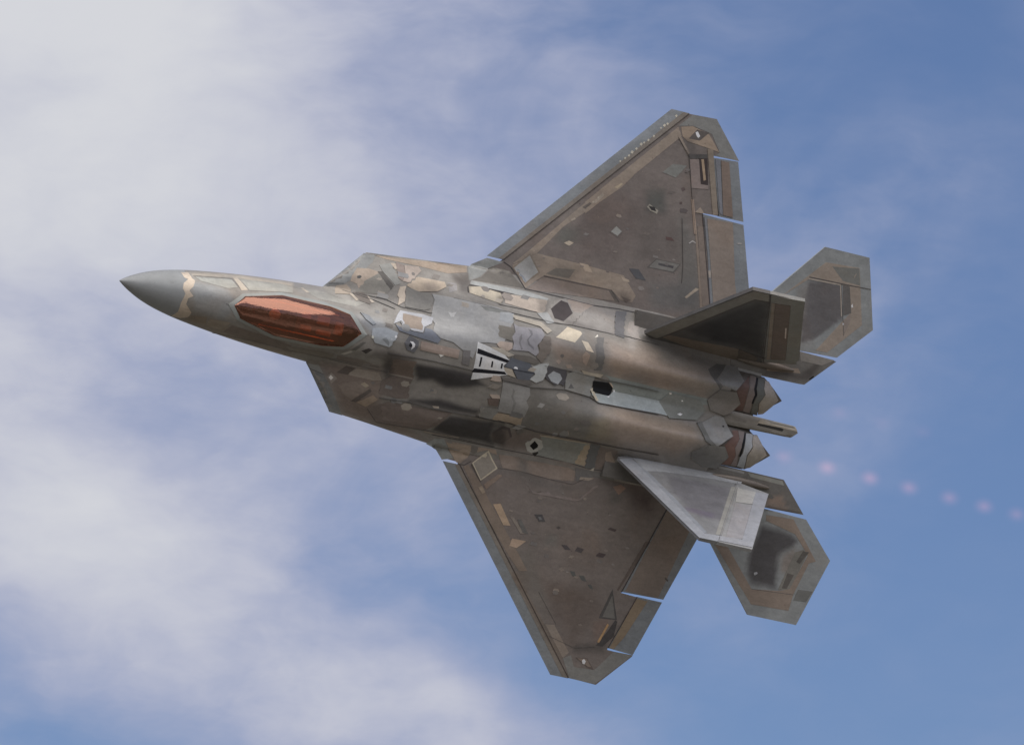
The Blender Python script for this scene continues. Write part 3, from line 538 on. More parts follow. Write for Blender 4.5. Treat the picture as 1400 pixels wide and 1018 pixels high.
 ('wing','stencil',(176,169,146),[(12.245,6.042),(12.262,6.082),(12.292,6.071),(12.278,6.032)]),
 ('wing','stencil',(176,169,146),[(12.388,6.266),(12.405,6.306),(12.435,6.295),(12.421,6.256)]),
 ('wing','stencil',(176,169,146),[(12.45,6.342),(12.478,6.401),(12.525,6.377),(12.499,6.323)]),
 ('wing','stencil',(176,169,146),[(12.527,6.396),(12.55,6.446),(12.588,6.428),(12.568,6.382)]),
 ('wing','stencil',(176,169,146),[(12.709,6.629),(12.734,6.683),(12.776,6.663),(12.753,6.612)]),
 ('wing','stencil',(176,169,146),[(11.02,4.204),(11.037,4.244),(11.067,4.233),(11.053,4.194)]),
 ('wing','stencil',(176,169,146),[(11.128,4.335),(11.146,4.375),(11.175,4.364),(11.162,4.326)]),
 ('wing','panel',(128,112,96),[(8.719,-1.95),(9.221,-1.941),(9.242,-2.238),(9.079,-2.422)]),
 ('wing','panel',(102,96,88),[(9.221,-1.941),(9.402,-1.944),(9.419,-2.067),(9.268,-2.206)]),
 ('wing','panel',(138,118,98),[(9.402,-1.944),(9.848,-1.912),(9.931,-2.029),(9.741,-2.001),(9.653,-1.959),(9.419,-2.067)]),
 ('wing','panel',(124,108,94),[(9.958,-2.007),(10.477,-1.967),(10.666,-1.995),(11.763,-1.961),(11.979,-2.01),(11.986,-2.239),(11.362,-2.314),(10.789,-2.298),(10.152,-2.287)]),
 ('wing','panel',(96,94,90),[(11.929,-1.927),(12.463,-1.912),(12.977,-1.941),(13.013,-2.035),(12.477,-2.049),(12.054,-2.225)]),
 ('wing','panel',(116,100,84),[(9.195,-2.444),(9.303,-2.389),(9.648,-2.677),(10.02,-3.092),(11.084,-4.189),(11.383,-4.517),(11.184,-4.557),(10.82,-4.242),(10.007,-3.422)]),
 ('wing','panel',(70,62,56),[(9.362,-2.376),(9.399,-2.336),(9.697,-2.667),(9.709,-2.737)]),
 ('wing','panel',(172,160,132),[(9.385,-2.333),(9.687,-1.972),(10.034,-2.33),(9.697,-2.693)]),
 ('wing','panel',(128,120,107),[(9.419,-2.332),(9.682,-2.013),(9.988,-2.327),(9.693,-2.655)]),
 ('wing','panel',(120,102,86),[(9.792,-2.762),(10.092,-2.456),(10.2,-2.467),(9.989,-2.722),(9.887,-2.857)]),
 ('wing','panel',(162,134,101),[(10.144,-3.165),(10.321,-3.113),(10.696,-3.568),(10.519,-3.587)]),
 ('wing','panel',(142,124,101),[(9.678,-2.851),(9.767,-2.8),(9.877,-2.925),(9.816,-2.977)]),
 ('wing','panel',(120,110,98),[(10.633,-3.361),(10.72,-3.36),(11.087,-3.68),(10.987,-3.7)]),
 ('wing','panel',(88,87,83),[(10.826,-3.388),(10.916,-3.37),(11.179,-3.668),(11.03,-3.665)]),
 ('wing','panel',(162,134,106),[(10.817,-3.849),(11.173,-3.843),(10.982,-4.045),(10.795,-4.024)]),
 ('wing','panel',(66,64,65),[(11.211,-3.193),(11.406,-3.154),(11.525,-3.304),(11.366,-3.336)]),
 ('wing','panel',(100,102,104),[(11.32,-3.23),(11.388,-3.217),(11.431,-3.274),(11.372,-3.292)]),
 ('wing','panel',(70,64,62),[(11.825,-3.386),(11.886,-3.348),(11.955,-3.367),(11.903,-3.413)]),
 ('wing','panel',(68,62,64),[(12.065,-3.749),(12.205,-3.738),(12.337,-3.83),(12.18,-3.845)]),
 ('wing','panel',(68,62,64),[(12.481,-3.723),(12.658,-3.748),(12.611,-3.843),(12.438,-3.83)]),
 ('wing','panel',(68,62,64),[(13.081,-3.745),(13.245,-3.749),(13.191,-3.846),(13.003,-3.849)]),
 ('wing','panel',(82,74,66),[(11.136,-2.671),(11.233,-2.635),(11.262,-2.665),(11.178,-2.721)]),
 ('wing','panel',(146,130,112),[(12.132,-2.111),(12.483,-2.074),(12.361,-2.157),(12.114,-2.18)]),
 ('wing','panel',(116,104,98),[(10.855,-2.547),(10.951,-2.642),(11.14,-2.686),(11.44,-2.61),(11.526,-2.665),(12.018,-2.632),(12.234,-2.632),(12.533,-2.261),(12.662,-2.203),(12.273,-2.641),(12.144,-2.699),(11.466,-2.709),(11.043,-2.722)]),
 ('wing','panel',(72,75,73),[(12.436,-4.308),(12.563,-4.304),(12.642,-4.424),(12.525,-4.411)]),
 ('wing','panel',(72,75,73),[(12.684,-4.366),(12.818,-4.354),(12.928,-4.475),(12.793,-4.466)]),
 ('wing','panel',(72,75,73),[(12.968,-4.538),(13.056,-4.515),(13.145,-4.629),(13.046,-4.609)]),
 ('wing','panel',(70,58,58),[(13.133,-3.167),(13.189,-3.12),(13.365,-3.132),(13.336,-3.195)]),
 ('wing','panel',(66,55,56),[(12.994,-3.825),(13.064,-3.747),(13.244,-3.754),(13.201,-3.829)]),
 ('wing','panel',(134,104,84),[(13.011,-2.173),(13.193,-2.08),(13.347,-2.148),(13.203,-2.332)]),
 ('wing','panel',(66,64,62),[(13.626,-4.519),(13.931,-5.209),(13.452,-5.25)]),
 ('wing','panel',(96,94,88),[(13.658,-4.666),(13.869,-5.185),(13.535,-5.206)]),
 ('wing','panel',(60,56,56),[(13.885,-5.218),(13.945,-5.235),(13.948,-5.598),(13.718,-5.89),(13.559,-5.884),(13.768,-5.489)]),
 ('wing','panel',(170,126,64),[(13.711,-5.333),(13.754,-5.36),(13.613,-5.821),(13.561,-5.805)]),
 ('wing','panel',(126,113,99),[(12.153,-5.648),(12.382,-5.621),(12.91,-6.184),(12.798,-6.341)]),
 ('wing','panel',(112,112,107),[(12.798,-6.341),(12.981,-6.235),(13.127,-6.492),(13.667,-6.462),(14.043,-5.947),(14.561,-5.941),(13.754,-6.788),(13.079,-6.772)]),
 ('wing','panel',(88,76,68),[(13.105,-6.265),(13.407,-6.226),(13.634,-6.458),(13.517,-6.462)]),
 ('wing','panel',(120,104,90),[(13.154,-6.273),(13.39,-6.25),(13.558,-6.411),(13.478,-6.419)]),
 ('wing','navigation_light',(232,230,226),[(13.287,-6.305),(13.329,-6.258),(13.389,-6.307),(13.37,-6.382),(13.32,-6.37)]),
 ('wing','panel',(104,92,80),[(11.018,-4.594),(11.138,-4.623),(12.796,-6.334),(12.718,-6.428),(11.048,-4.702)]),
 ('wing','panel',(84,72,64),[(14.172,-3.268),(14.304,-3.243),(13.781,-4.536),(13.743,-4.511)]),
 ('wing','flap_strip',(106,109,116),[(13.936,4.48),(13.997,4.47),(14.244,3.549),(14.527,2.552),(14.508,2.454),(14.232,3.546)]),
 ('wing','flap_panel',(124,110,97),[(14.019,4.463),(14.709,4.504),(15.051,3.131),(15.155,2.859),(14.596,2.508),(14.289,3.558)]),
 ('wing','flap_strip',(150,138,124),[(14.296,3.272),(14.36,3.28),(14.396,3.111),(14.333,3.127)]),
 ('wing','stencil',(170,166,160),[(14.929,4.063),(15.032,4.085),(15.035,4.068),(14.932,4.046)]),
 ('wing','aileron_strip',(106,109,117),[(13.943,5.869),(14.077,5.867),(14.402,4.624),(14.321,4.644)]),
 ('wing','aileron_panel',(114,96,82),[(14.097,5.872),(14.316,5.873),(14.678,4.627),(14.416,4.627)]),
 ('wing','aileron_panel',(126,106,78),[(14.298,-4.616),(14.601,-4.63),(14.22,-5.576),(14.027,-5.89),(13.908,-5.89)]),
 ('wing','flap_panel',(112,98,86),[(14.511,-2.532),(14.632,-2.109),(15.304,-2.542),(14.848,-4.501),(13.967,-4.503)]),
 ('wing','panel',(70,64,58),[(14.905,-3.984),(15.002,-4.044),(14.996,-4.081),(14.904,-4.038)]),
 ('stab','panel',(132,116,100),[(16.216,3.072),(17.214,4.099),(18.155,4.153),(18.544,2.847),(17.745,2.022),(17.427,2.007),(18.022,2.877),(18.159,3.058),(17.965,3.672),(16.86,3.627)]),
 ('stab','panel',(98,98,92),[(17.408,4.036),(18.149,4.141),(18.263,3.749),(17.773,3.763)]),
 ('stab','panel',(84,79,75),[(17.796,3.668),(17.988,3.669),(18.181,3.063),(17.984,2.961)]),
 ('stab','panel',(150,136,120),[(16.833,3.644),(17.738,3.686),(17.945,2.938),(17.919,2.932),(17.721,3.644),(16.842,3.608)]),
 ('stab','panel',(70,64,60),[(16.847,3.678),(17.912,3.707),(18.588,3.731),(18.592,3.716),(17.919,3.678),(16.854,3.649)]),
 ('stab','panel',(122,108,98),[(17.992,2.851),(18.164,3.04),(18.192,2.834),(18.085,2.505)]),
 ('stab','stencil',(214,208,200),[(18.136,3.227),(18.157,3.289),(18.193,3.219),(18.163,3.19)]),
 ('stab','stencil',(206,198,186),[(17.999,2.787),(18.033,2.794),(18.04,2.746),(18.01,2.74)]),
 ('stab','panel',(120,102,86),[(15.92,-2.986),(16.224,-2.952),(17.068,-3.834),(17.726,-3.749),(18.131,-3.753),(18.099,-4.155),(17.136,-4.187)]),
 ('stab','panel',(120,102,86),[(18.351,-2.956),(18.131,-3.753),(17.726,-3.749),(18.004,-3.646),(18.283,-2.781),(18.046,-2.545),(17.849,-2.35),(17.055,-2.182),(17.023,-2.048),(17.718,-2.01),(18.518,-2.876)]),
 ('stab','panel',(104,100,91),[(17.947,-2.763),(18.137,-2.669),(18.26,-2.748),(18.014,-3.644),(17.721,-3.726)]),
 ('stab','panel',(74,69,63),[(18.135,-2.702),(18.298,-2.693),(18.117,-3.012),(18.024,-2.983)]),
 ('stab','panel',(76,70,64),[(17.869,-3.287),(18.034,-3.301),(17.932,-3.661),(17.808,-3.667)]),
 ('stab','panel',(92,92,88),[(18.226,-3.616),(18.605,-3.589),(18.49,-3.861),(18.161,-3.879)]),
 ('stab','stencil',(138,140,144),[(17.032,-3.446),(17.104,-3.413),(17.132,-3.445),(17.092,-3.491),(17.054,-3.498)]),
 ('boom','panel',(112,106,98),[(16.964,1.9),(17.947,1.876),(17.637,1.691),(17.039,1.685)]),
 ('boom','panel',(122,104,86),[(16.179,1.376),(17.021,1.49),(17.111,1.393),(16.919,1.37),(16.203,1.278)]),
 ('boom','panel',(24,22,22),[(17.367,1.31),(17.463,1.406),(17.493,1.374),(17.39,1.288)]),
 ('boom','panel',(120,120,110),[(16.278,-1.167),(17.243,-1.185),(17.306,-1.285),(16.38,-1.259)]),
 ('boom','panel',(84,82,76),[(16.176,-1.295),(16.911,-1.479),(17.103,-1.606),(17.063,-1.66),(16.147,-1.394)]),
 ('finS','edge_strip',(112,108,98),[(12.822,.137),(14.068,3.146),(14.456,3.16),(14.631,2.837),(14.272,2.805),(13.276,.264),(13.154,.018)]),
 ('finS','edge_strip',(70,66,60),[(13.268,.243),(14.272,2.805),(14.639,2.824),(14.668,2.756),(14.313,2.743),(13.351,.284)]),
 ('finS','panel',(104,92,78),[(13.353,.302),(15.146,.398),(15.392,-.133),(14.882,-.201),(13.666,.038),(13.268,.133)]),
 ('finS','panel',(86,77,67),[(15.176,.413),(15.729,.222),(15.916,-.196),(15.362,-.149)]),
 ('finP','edge_strip',(128,131,136),[(12.796,.215),(13.175,.022),(13.249,.201),(13.738,1.627),(14.201,2.932),(14.619,2.892),(14.52,3.177),(13.997,3.197)]),  # port fin strips paler than starboard ones: light put into the colour
 ('finP','edge_strip',(118,122,128),[(13.249,.201),(13.347,.217),(13.853,1.5),(14.301,2.855),(14.201,2.932),(13.738,1.627)]),
 ('finP','panel',(132,134,136),[(13.204,.012),(13.875,-.178),(15.515,-.311),(16.199,-.173),(16.047,.141),(15.262,.172),(13.974,.346),(13.412,.51)]),
 ('finP','panel',(128,126,118),[(15.724,.346),(15.896,.326),(14.685,2.843),(14.523,2.876)]),
 ('finS','rudder_edge',(112,110,102),[(14.519,3.142),(15.35,3.229),(16.704,.497),(16.41,.375),(15.172,2.893),(14.701,2.823)]),
 ('finS','rudder_panel',(98,83,72),[(14.804,2.817),(15.173,2.877),(16.396,.386),(16.07,.265)]),
 ('finS','rudder_strip',(122,108,92),[(14.708,2.81),(14.795,2.82),(16.057,.259),(15.972,.242)]),
 ('finS','stencil',(180,164,150),[(15.598,1.844),(15.629,1.86),(15.863,1.39),(15.838,1.377)]),
 ('finP','rudder_panel',(128,125,125),[(15.582,1.126),(16.028,1.101),(15.237,2.822),(14.779,2.902)]),
 ('finP','rudder_panel',(146,144,137),[(15.89,.346),(16.37,.368),(16.076,.998),(15.612,1.064)]),
 ('finP','rudder_edge',(128,130,134),[(16.37,.368),(16.715,.328),(15.404,3.114),(14.543,3.136),(14.625,2.906),(15.231,2.841)]),
 ('noz','nozzle_band',(90,66,56),[(15.622,.904),(15.732,1.063),(15.763,.791),(15.739,.574),(15.77,.216),(15.533,.187),(15.619,.388),(15.421,.654)]),
 ('noz','nozzle_band',(106,94,86),[(15.763,1.085),(15.947,1.069),(15.922,.787),(15.973,.655),(15.927,.467),(15.993,.205),(15.793,.213),(15.752,.559),(15.78,.794)]),
 ('noz','nozzle_seam',(8,7,8),[(15.947,1.069),(16.005,1.062),(15.965,.795),(16.016,.663),(15.975,.512),(15.982,.441),(15.929,.431),(15.926,.503),(15.952,.651),(15.901,.783)]),
 ('noz','nozzle_band',(84,84,76),[(16.005,1.062),(16.2,1.064),(16.181,.835),(16.249,.707),(16.125,.469),(16.222,.194),(16.023,.192),(15.982,.441),(16.024,.665),(15.978,.797)]),
 ('noz','nozzle_petal',(136,126,112),[(16.213,1.032),(16.326,1.035),(16.704,.646),(16.368,.259),(16.232,.214),(16.146,.473),(16.261,.709),(16.194,.837)]),
 ('noz','nozzle_band',(96,68,56),[(15.582,-.279),(15.752,-.248),(15.801,-.445),(15.716,-.672),(15.79,-.837),(15.756,-1.081),(15.518,-1.11),(15.622,-.942),(15.418,-.658),(15.614,-.393)]),
 ('noz','nozzle_band',(106,94,88),[(15.761,-.246),(15.945,-.247),(15.936,-.49),(15.898,-.637),(15.85,-.825),(15.929,-1.085),(15.768,-1.087),(15.798,-.835),(15.724,-.67),(15.81,-.443)]),
 ('noz','nozzle_seam',(8,7,8),[(15.945,-.247),(15.98,-.275),(15.97,-.483),(15.948,-.735),(15.935,-.845),(15.888,-.836),(15.895,-.673),(15.898,-.532)]),
 ('noz','nozzle_band',(132,134,134),[(15.989,-.273),(16.198,-.253),(16.174,-.447),(16.21,-.545),(16.096,-.779),(16.157,-1.097),(15.949,-1.081),(15.93,-.864),(15.974,-.748),(15.981,-.499)]),
 ('noz','nozzle_petal',(138,128,114),[(16.211,-.268),(16.324,-.254),(16.7,-.673),(16.308,-1.05),(16.177,-1.093),(16.123,-.792),(16.235,-.558),(16.187,-.444)]),
 ('sting','panel',(100,94,84),[(15.244,-.018),(15.433,.08),(15.908,.026),(15.905,-.034),(15.332,-.044)]),
 ('sting','slot',(40,37,34),[(16.215,-.032),(16.238,.017),(16.875,.029),(16.96,.01),(16.928,-.044),(16.876,-.042)]),
 ('sting','panel',(140,130,112),[(16.182,-.038),(16.211,.011),(16.282,.114),(17.262,.14),(17.345,.025),(17.205,.028),(16.856,.034),(16.236,.022)]),
 ('boom','panel',(122,122,120),[(15.432,1.191),(16.106,1.176),(16.081,1.111),(15.48,1.119)]),
 ('boom','panel',(116,114,110),[(15.455,-1.16),(16.192,-1.162),(16.186,-1.22),(15.506,-1.213)]),
]
SOFT = [
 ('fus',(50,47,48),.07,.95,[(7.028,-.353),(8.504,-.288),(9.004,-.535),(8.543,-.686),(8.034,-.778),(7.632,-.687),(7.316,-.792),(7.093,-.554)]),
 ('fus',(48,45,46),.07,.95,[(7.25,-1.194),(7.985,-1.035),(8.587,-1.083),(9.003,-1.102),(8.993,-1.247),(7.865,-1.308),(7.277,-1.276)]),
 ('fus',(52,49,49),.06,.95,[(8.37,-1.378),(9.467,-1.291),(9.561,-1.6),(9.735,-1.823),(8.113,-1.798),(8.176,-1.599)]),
 ('fus',(70,64,58),.1,.7,[(6.31,-.191),(7.066,-.241),(7.09,-.41),(6.541,-.676),(6.286,-.479)]),
 ('fus',(82,74,66),.12,.8,[(7.766,1.809),(8.217,1.869),(8.224,1.655),(7.888,1.619)]),
 ('fus',(88,80,72),.1,.7,[(7.015,1.437),(7.306,1.564),(7.483,1.468),(7.382,1.329),(7.1,1.269)]),
 ('fus',(94,90,82),.12,.85,[(9.946,-.376),(11.643,-.284),(11.87,-.343),(11.947,-1.171),(10.169,-1.252),(10.064,-.877)]),
 ('fus',(128,108,90),.3,.7,[(11.933,-.432),(13.528,-.363),(13.636,-.965),(12.152,-1.128)]),
 ('fus',(132,112,96),.25,.8,[(10.307,.769),(11.223,.784),(11.678,.35),(10.56,.336)]),
 ('fus',(140,122,106),.25,.8,[(11.764,1.129),(13.192,1.14),(13.284,.469),(11.867,.461)]),
 ('fus',(136,116,98),.3,.8,[(11.99,1.073),(13.571,1.047),(14.528,.896),(14.732,.731),(12.951,.361),(12.161,.342)]),
 ('fus',(138,118,98),.25,.8,[(12.006,.703),(13.959,.887),(14.759,.631),(14.594,.267),(13.192,.267),(12.174,.309)]),
 ('fus',(132,114,96),.25,.8,[(12.328,-.423),(14.49,-.315),(14.722,-.709),(14.214,-1.107),(12.614,-1.218)]),
 ('fus',(120,116,108),.15,.8,[(3.986,.752),(5.156,.832),(6.197,.659),(6.475,.22),(5.894,.167),(5.573,.531),(5.024,.707),(3.942,.649)]),
 ('fus',(120,106,90),.1,.8,[(1.637,-.559),(2.568,-.463),(4.195,-.605),(4.448,-.887),(2.8,-.745)]),
 ('fus',(150,138,118),.05,.9,[(1.562,.521),(2.449,.677),(4.022,.808),(3.972,.724),(2.505,.62),(1.601,.468)]),
 ('fus',(100,84,72),.15,.8,[(4.753,-.799),(6.36,-.608),(6.669,-.968),(6.726,-1.664),(8.189,-2.108),(7.481,-2.007),(5.962,-1.901),(5.157,-1.06)]),
 ('fus',(104,90,82),.15,.8,[(9.962,-1.812),(10.844,-1.81),(12.185,-1.894),(12.966,-1.914),(12.29,-1.324),(10.559,-1.317),(9.935,-1.375)]),
 ('fus',(114,115,113),.07,.9,[(1.488,.335),(2.355,.316),(2.56,.063),(2.514,-.222),(2.425,-.368),(1.721,-.341)]),
 ('fus+',(76,68,60),.1,.75,[(7.804,1.817),(8.217,1.869),(8.243,1.659),(7.89,1.636)]),
 ('fus+',(92,82,72),.08,.7,[(7.051,1.461),(7.306,1.564),(7.465,1.464),(7.382,1.329),(7.099,1.285)]),
 ('fus+',(70,64,58),.05,.6,[(8.935,1.566),(9.167,1.679),(9.085,1.429),(8.951,1.368)]),
 ('fus+',(72,66,60),.07,.6,[(10.094,1.696),(10.348,1.713),(10.251,1.428),(10.015,1.414)]),
 ('fus+',(60,54,50),.07,.7,[(7.94,1.729),(8.244,1.775),(8.194,1.466),(7.955,1.466)]),
 ('fus+',(54,48,46),.06,.7,[(6.36,-.608),(6.462,-.404),(6.752,-.737),(6.577,-.917)]),
 ('fus+',(46,42,42),.06,.6,[(9.364,-1.313),(9.724,-1.273),(10.032,-1.797),(9.684,-1.797)]),
 ('fus+',(126,112,80),.14,.5,[(11.71,-.784),(12.167,-.554),(12.428,-1.069),(11.879,-1.186)]),
 ('fus+',(150,142,132),.08,.5,[(12.38,1.514),(12.575,1.69),(12.692,1.509),(12.536,1.013),(12.339,1.008)]),
 ('fus+',(140,134,126),.1,.45,[(10.988,1.64),(12.072,1.69),(12.011,1.375),(11.07,1.39)]),
 ('fus+',(66,60,56),.12,.55,[(12.545,-1.419),(13.876,-1.328),(13.976,-1.527),(12.826,-1.581)]),
 ('fus+',(72,66,62),.08,.5,[(10.64,1.405),(11.495,1.34),(11.4,1.255),(10.693,1.25)]),
 ('fus+',(128,134,140),.1,.5,[(5.352,.389),(6.062,.417),(6.416,.13),(5.969,-.085),(5.584,.199)]),
 ('fus+',(70,62,56),.07,.5,[(5.989,-.224),(6.742,-.274),(6.743,-.45),(5.961,-.479)]),
 ('fus+',(78,72,66),.1,.45,[(5.315,.867),(5.916,.766),(5.836,.651),(5.358,.714)]),
 ('wing+',(84,74,66),.07,.7,[(12.146,2.293),(12.427,2.247),(12.494,2.114),(12.188,2.092)]),
 ('wing+',(92,84,74),.1,.5,[(10.403,2.585),(11.005,2.609),(10.833,2.329),(10.311,2.288)]),
 ('wing+',(76,70,66),.07,.6,[(13.064,6.143),(13.268,6.157),(13.43,5.881),(13.243,5.778)]),
 ('wing+',(94,90,84),.09,.7,[(10.45,-1.989),(10.681,-1.942),(10.877,-2.362),(10.642,-2.41)]),
 ('wing+',(66,62,58),.08,.6,[(12.992,-5.984),(13.804,-5.796),(13.783,-6.013),(13.065,-6.112)]),
 ('wing+',(118,108,96),.15,.5,[(10.344,3.684),(11.162,4.523),(11.325,4.454),(10.584,3.597)]),
 ('wing+',(84,78,70),.12,.4,[(9.294,2.521),(9.9,2.859),(10.107,2.557),(9.779,2.313)]),
 ('wing',(88,88,80),.14,.8,[(10.345,3.475),(10.82,3.544),(10.945,3.292),(10.601,3.114),(10.299,3.119)]),
 ('wing',(76,76,72),.16,.85,[(12.388,4.685),(12.767,4.732),(12.873,4.405),(12.427,4.309)]),
 ('wing',(84,84,78),.12,.7,[(12.348,4.777),(12.748,4.833),(12.84,4.388),(12.445,4.303)]),
 ('wing',(92,80,74),.3,.6,[(10.814,4.377),(12.298,4.561),(12.414,3.991),(11.832,3.064),(10.952,2.876),(10.714,3.312)]),
 ('wing',(96,94,88),.2,.7,[(13.355,4.327),(13.813,3.868),(13.995,3.32),(14.196,2.366),(13.754,2.274),(13.608,3.122)]),
 ('wing',(90,88,84),.2,.8,[(12.79,2.657),(13.572,2.822),(14.113,2.759),(14.208,2.31),(13.063,2.131)]),
 ('wing',(88,80,74),.2,.6,[(12.163,4.275),(13.093,4.329),(13.455,3.382),(12.506,3.239)]),
 ('wing',(92,86,80),.1,.8,[(10.017,-2.308),(10.86,-2.3),(11.39,-2.423),(11.883,-2.39),(12.112,-2.443),(11.567,-2.552),(11.061,-2.522),(10.675,-2.403),(10.051,-2.432)]),
 ('wing',(108,94,84),.3,.6,[(11.621,-3.426),(12.866,-3.379),(13.198,-3.94),(12.16,-4.108)]),
 ('wing',(90,90,84),.12,.6,[(11.621,-3.557),(11.934,-3.528),(11.975,-3.816),(11.662,-3.845)]),
 ('wing',(90,78,70),.25,.8,[(11.88,-4.707),(13.177,-4.633),(13.481,-5.18),(12.937,-5.781),(12.316,-5.474)]),
 ('wing',(98,92,84),.15,.7,[(10.889,-4.123),(11.355,-4.03),(11.889,-4.882),(12.189,-5.57),(11.764,-5.262),(11.098,-4.613)]),
 ('wing',(84,82,76),.12,.7,[(13.029,-2.325),(13.24,-2.361),(13.231,-2.545),(13.027,-2.533)]),
 ('wing',(110,90,78),.1,.8,[(13.385,-5.412),(13.695,-5.246),(13.685,-5.355),(13.494,-5.818)]),
 ('wing',(70,52,50),.25,.7,[(13.441,-2.036),(14.118,-2.189),(14.17,-2.595),(13.587,-2.475)]),  # dark patch beside the port fin root: the fin's shadow put into paint
 ('stab',(84,80,80),.05,.95,[(16.845,3.593),(17.747,3.646),(17.979,2.906),(17.328,2.236),(16.963,2.086),(16.82,3.052)]),
 ('stab',(108,102,96),.08,.7,[(16.614,3.354),(16.854,3.557),(16.941,2.732),(16.627,2.744)]),
 ('stab',(64,61,62),.1,.95,[(16.921,-2.257),(17.753,-2.37),(17.977,-2.465),(17.875,-2.674),(17.581,-2.922),(17.639,-3.381),(17.671,-3.727),(17.015,-3.717),(16.861,-3.49),(16.814,-3.077)]),
 ('stab',(112,98,86),.08,.7,[(17.629,-2.912),(17.971,-2.655),(18.024,-3.303),(17.677,-3.326)]),
 ('stab',(84,76,68),.07,.8,[(17.169,-3.945),(17.745,-3.83),(18.028,-3.962),(17.681,-3.984)]),
 ('boom',(66,60,56),.06,.9,[(16.06,1.332),(17.09,1.389),(17.61,1.8),(17.446,1.384),(17.304,1.24),(16.145,1.159)]),
 ('boom',(62,52,46),.05,.9,[(16.916,-1.829),(17.809,-1.823),(17.967,-1.911),(16.949,-1.964)]),
 ('boom',(126,104,86),.06,.8,[(16.949,-1.635),(17.3,-1.521),(17.533,-1.805),(16.942,-1.825)]),
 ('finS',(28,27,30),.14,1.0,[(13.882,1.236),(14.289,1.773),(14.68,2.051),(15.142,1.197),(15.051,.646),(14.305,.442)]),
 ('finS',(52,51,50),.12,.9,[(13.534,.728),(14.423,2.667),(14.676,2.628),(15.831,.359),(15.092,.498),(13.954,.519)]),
 ('finP',(94,92,96),.1,.8,[(13.944,.443),(15.709,.395),(14.964,2.113),(14.334,2.171),(13.882,1.32)]),
 ('finP',(96,88,104),.04,.7,[(14.037,1.815),(14.781,1.884),(14.721,2.074),(13.964,2.052)]),
]
SEAMS = [
 ('wing',.022,(38,33,30),[(9.106,2.383),(9.297,2.307),(9.51,2.111),(9.713,1.881),(10.137,1.88),(10.59,1.881),(11.484,1.86),(12.174,1.916),(12.715,1.924),(13.23,1.823)]),
 ('wing',.024,(40,33,30),[(9.047,-2.429),(9.214,-2.414),(9.354,-2.296)]),
 ('wing',.024,(40,33,30),[(8.163,-1.892),(8.862,-1.88),(9.868,-1.875),(10.646,-1.855),(11.714,-1.837),(12.236,-1.884),(12.94,-1.848)]),
 ('wing',.016,(66,54,48),[(10.163,2.27),(10.996,2.277),(11.913,2.296),(12.056,2.169),(12.16,2.079)]),
 ('wing',.014,(70,58,52),[(10.022,-2.323),(10.571,-2.277),(11.362,-2.314),(11.972,-2.323),(12.247,-2.137)]),
 ('fus',.014,(60,58,56),[(4.916,.992),(5.207,1.061)]),
 ('fus',.014,(40,38,36),[(4.908,-1.018),(5.191,-1.076)]),
 ('fus',.012,(70,66,62),[(5.473,.903),(6.2,.909),(6.562,.817),(7.354,.832)]),
 ('fus',.012,(74,70,66),[(5.197,.906),(5.918,.833),(6.417,.744)]),
 ('fus',.014,(50,44,42),[(6.579,-1.338),(7.246,-1.289),(7.867,-1.315),(9.01,-1.287),(9.728,-1.28)]),
 ('fus',.016,(52,44,40),[(6.421,-1.63),(6.76,-1.887),(7.947,-1.834),(8.898,-1.85),(9.789,-1.855)]),
 ('fus',.014,(60,52,46),[(5.162,-.718),(5.845,-.722),(6.565,-.724)]),
 ('fus',.016,(46,42,40),[(6.346,-.305),(7.441,-.249),(8.496,-.262)]),
 ('fus',.012,(50,50,50),[(5.601,-.015),(5.776,.01)]),
 ('fus',.012,(50,50,50),[(2.54,-.002),(2.357,-.006)]),
 ('fus',.012,(80,70,62),[(2.418,-.703),(3.289,-.688),(4.238,-.723),(5.159,-.697),(6.325,-.657)]),
 ('fus',.01,(84,80,74),[(1.603,.474),(2.51,.596),(2.664,.411)]),
 ('fus',.014,(60,54,50),[(10.272,.209),(10.914,.232),(11.649,.203),(12.527,.221),(13.408,.222)]),
 ('fus',.012,(72,66,62),[(7.818,1.286),(8.557,1.288),(9.049,1.254),(10.035,1.252),(10.419,1.246),(10.896,1.289),(11.644,1.296),(12.438,1.325),(13.227,1.295)]),
 ('fus',.012,(60,54,50),[(8.97,1.379),(9.975,1.4)]),
 ('fus',.014,(64,60,56),[(9.243,-.345),(10.015,-.344),(10.945,-.213),(11.637,-.251),(11.89,-.339),(13.526,-.295)]),
 ('fus',.014,(44,38,36),[(9.52,-1.244),(10.559,-1.317),(11.988,-1.283),(12.768,-1.269),(13.818,-1.229)]),
 ('fus',.014,(52,46,42),[(8.959,-1.255),(9.382,-1.273)]),
 ('wing',.012,(64,56,52),[(13.368,4.329),(13.616,3.24),(13.667,2.841)]),
 ('wing',.01,(66,60,60),[(13.923,4.478),(14.213,3.542),(14.514,2.491)]),
 ('wing',.01,(60,52,46),[(11.79,-4.937),(12.161,-5.326),(12.429,-5.612)]),
 ('wing',.012,(58,52,48),[(12.317,-5.9),(13.01,-6.052),(13.526,-5.937)]),
 ('wing',.012,(64,56,52),[(12.888,6.166),(13.237,5.808),(13.458,5.08),(13.781,4.038)]),
 ('stab',.014,(52,46,42),[(17.068,-3.834),(18.133,-3.762)]),
 ('stab',.012,(60,56,54),[(17.741,3.672),(18.102,2.509)]),
 ('finP',.01,(110,110,112),[(15.896,.326),(14.665,2.875)]),
 ('finS',.012,(52,46,42),[(15.146,.398),(15.934,.24)]),
]


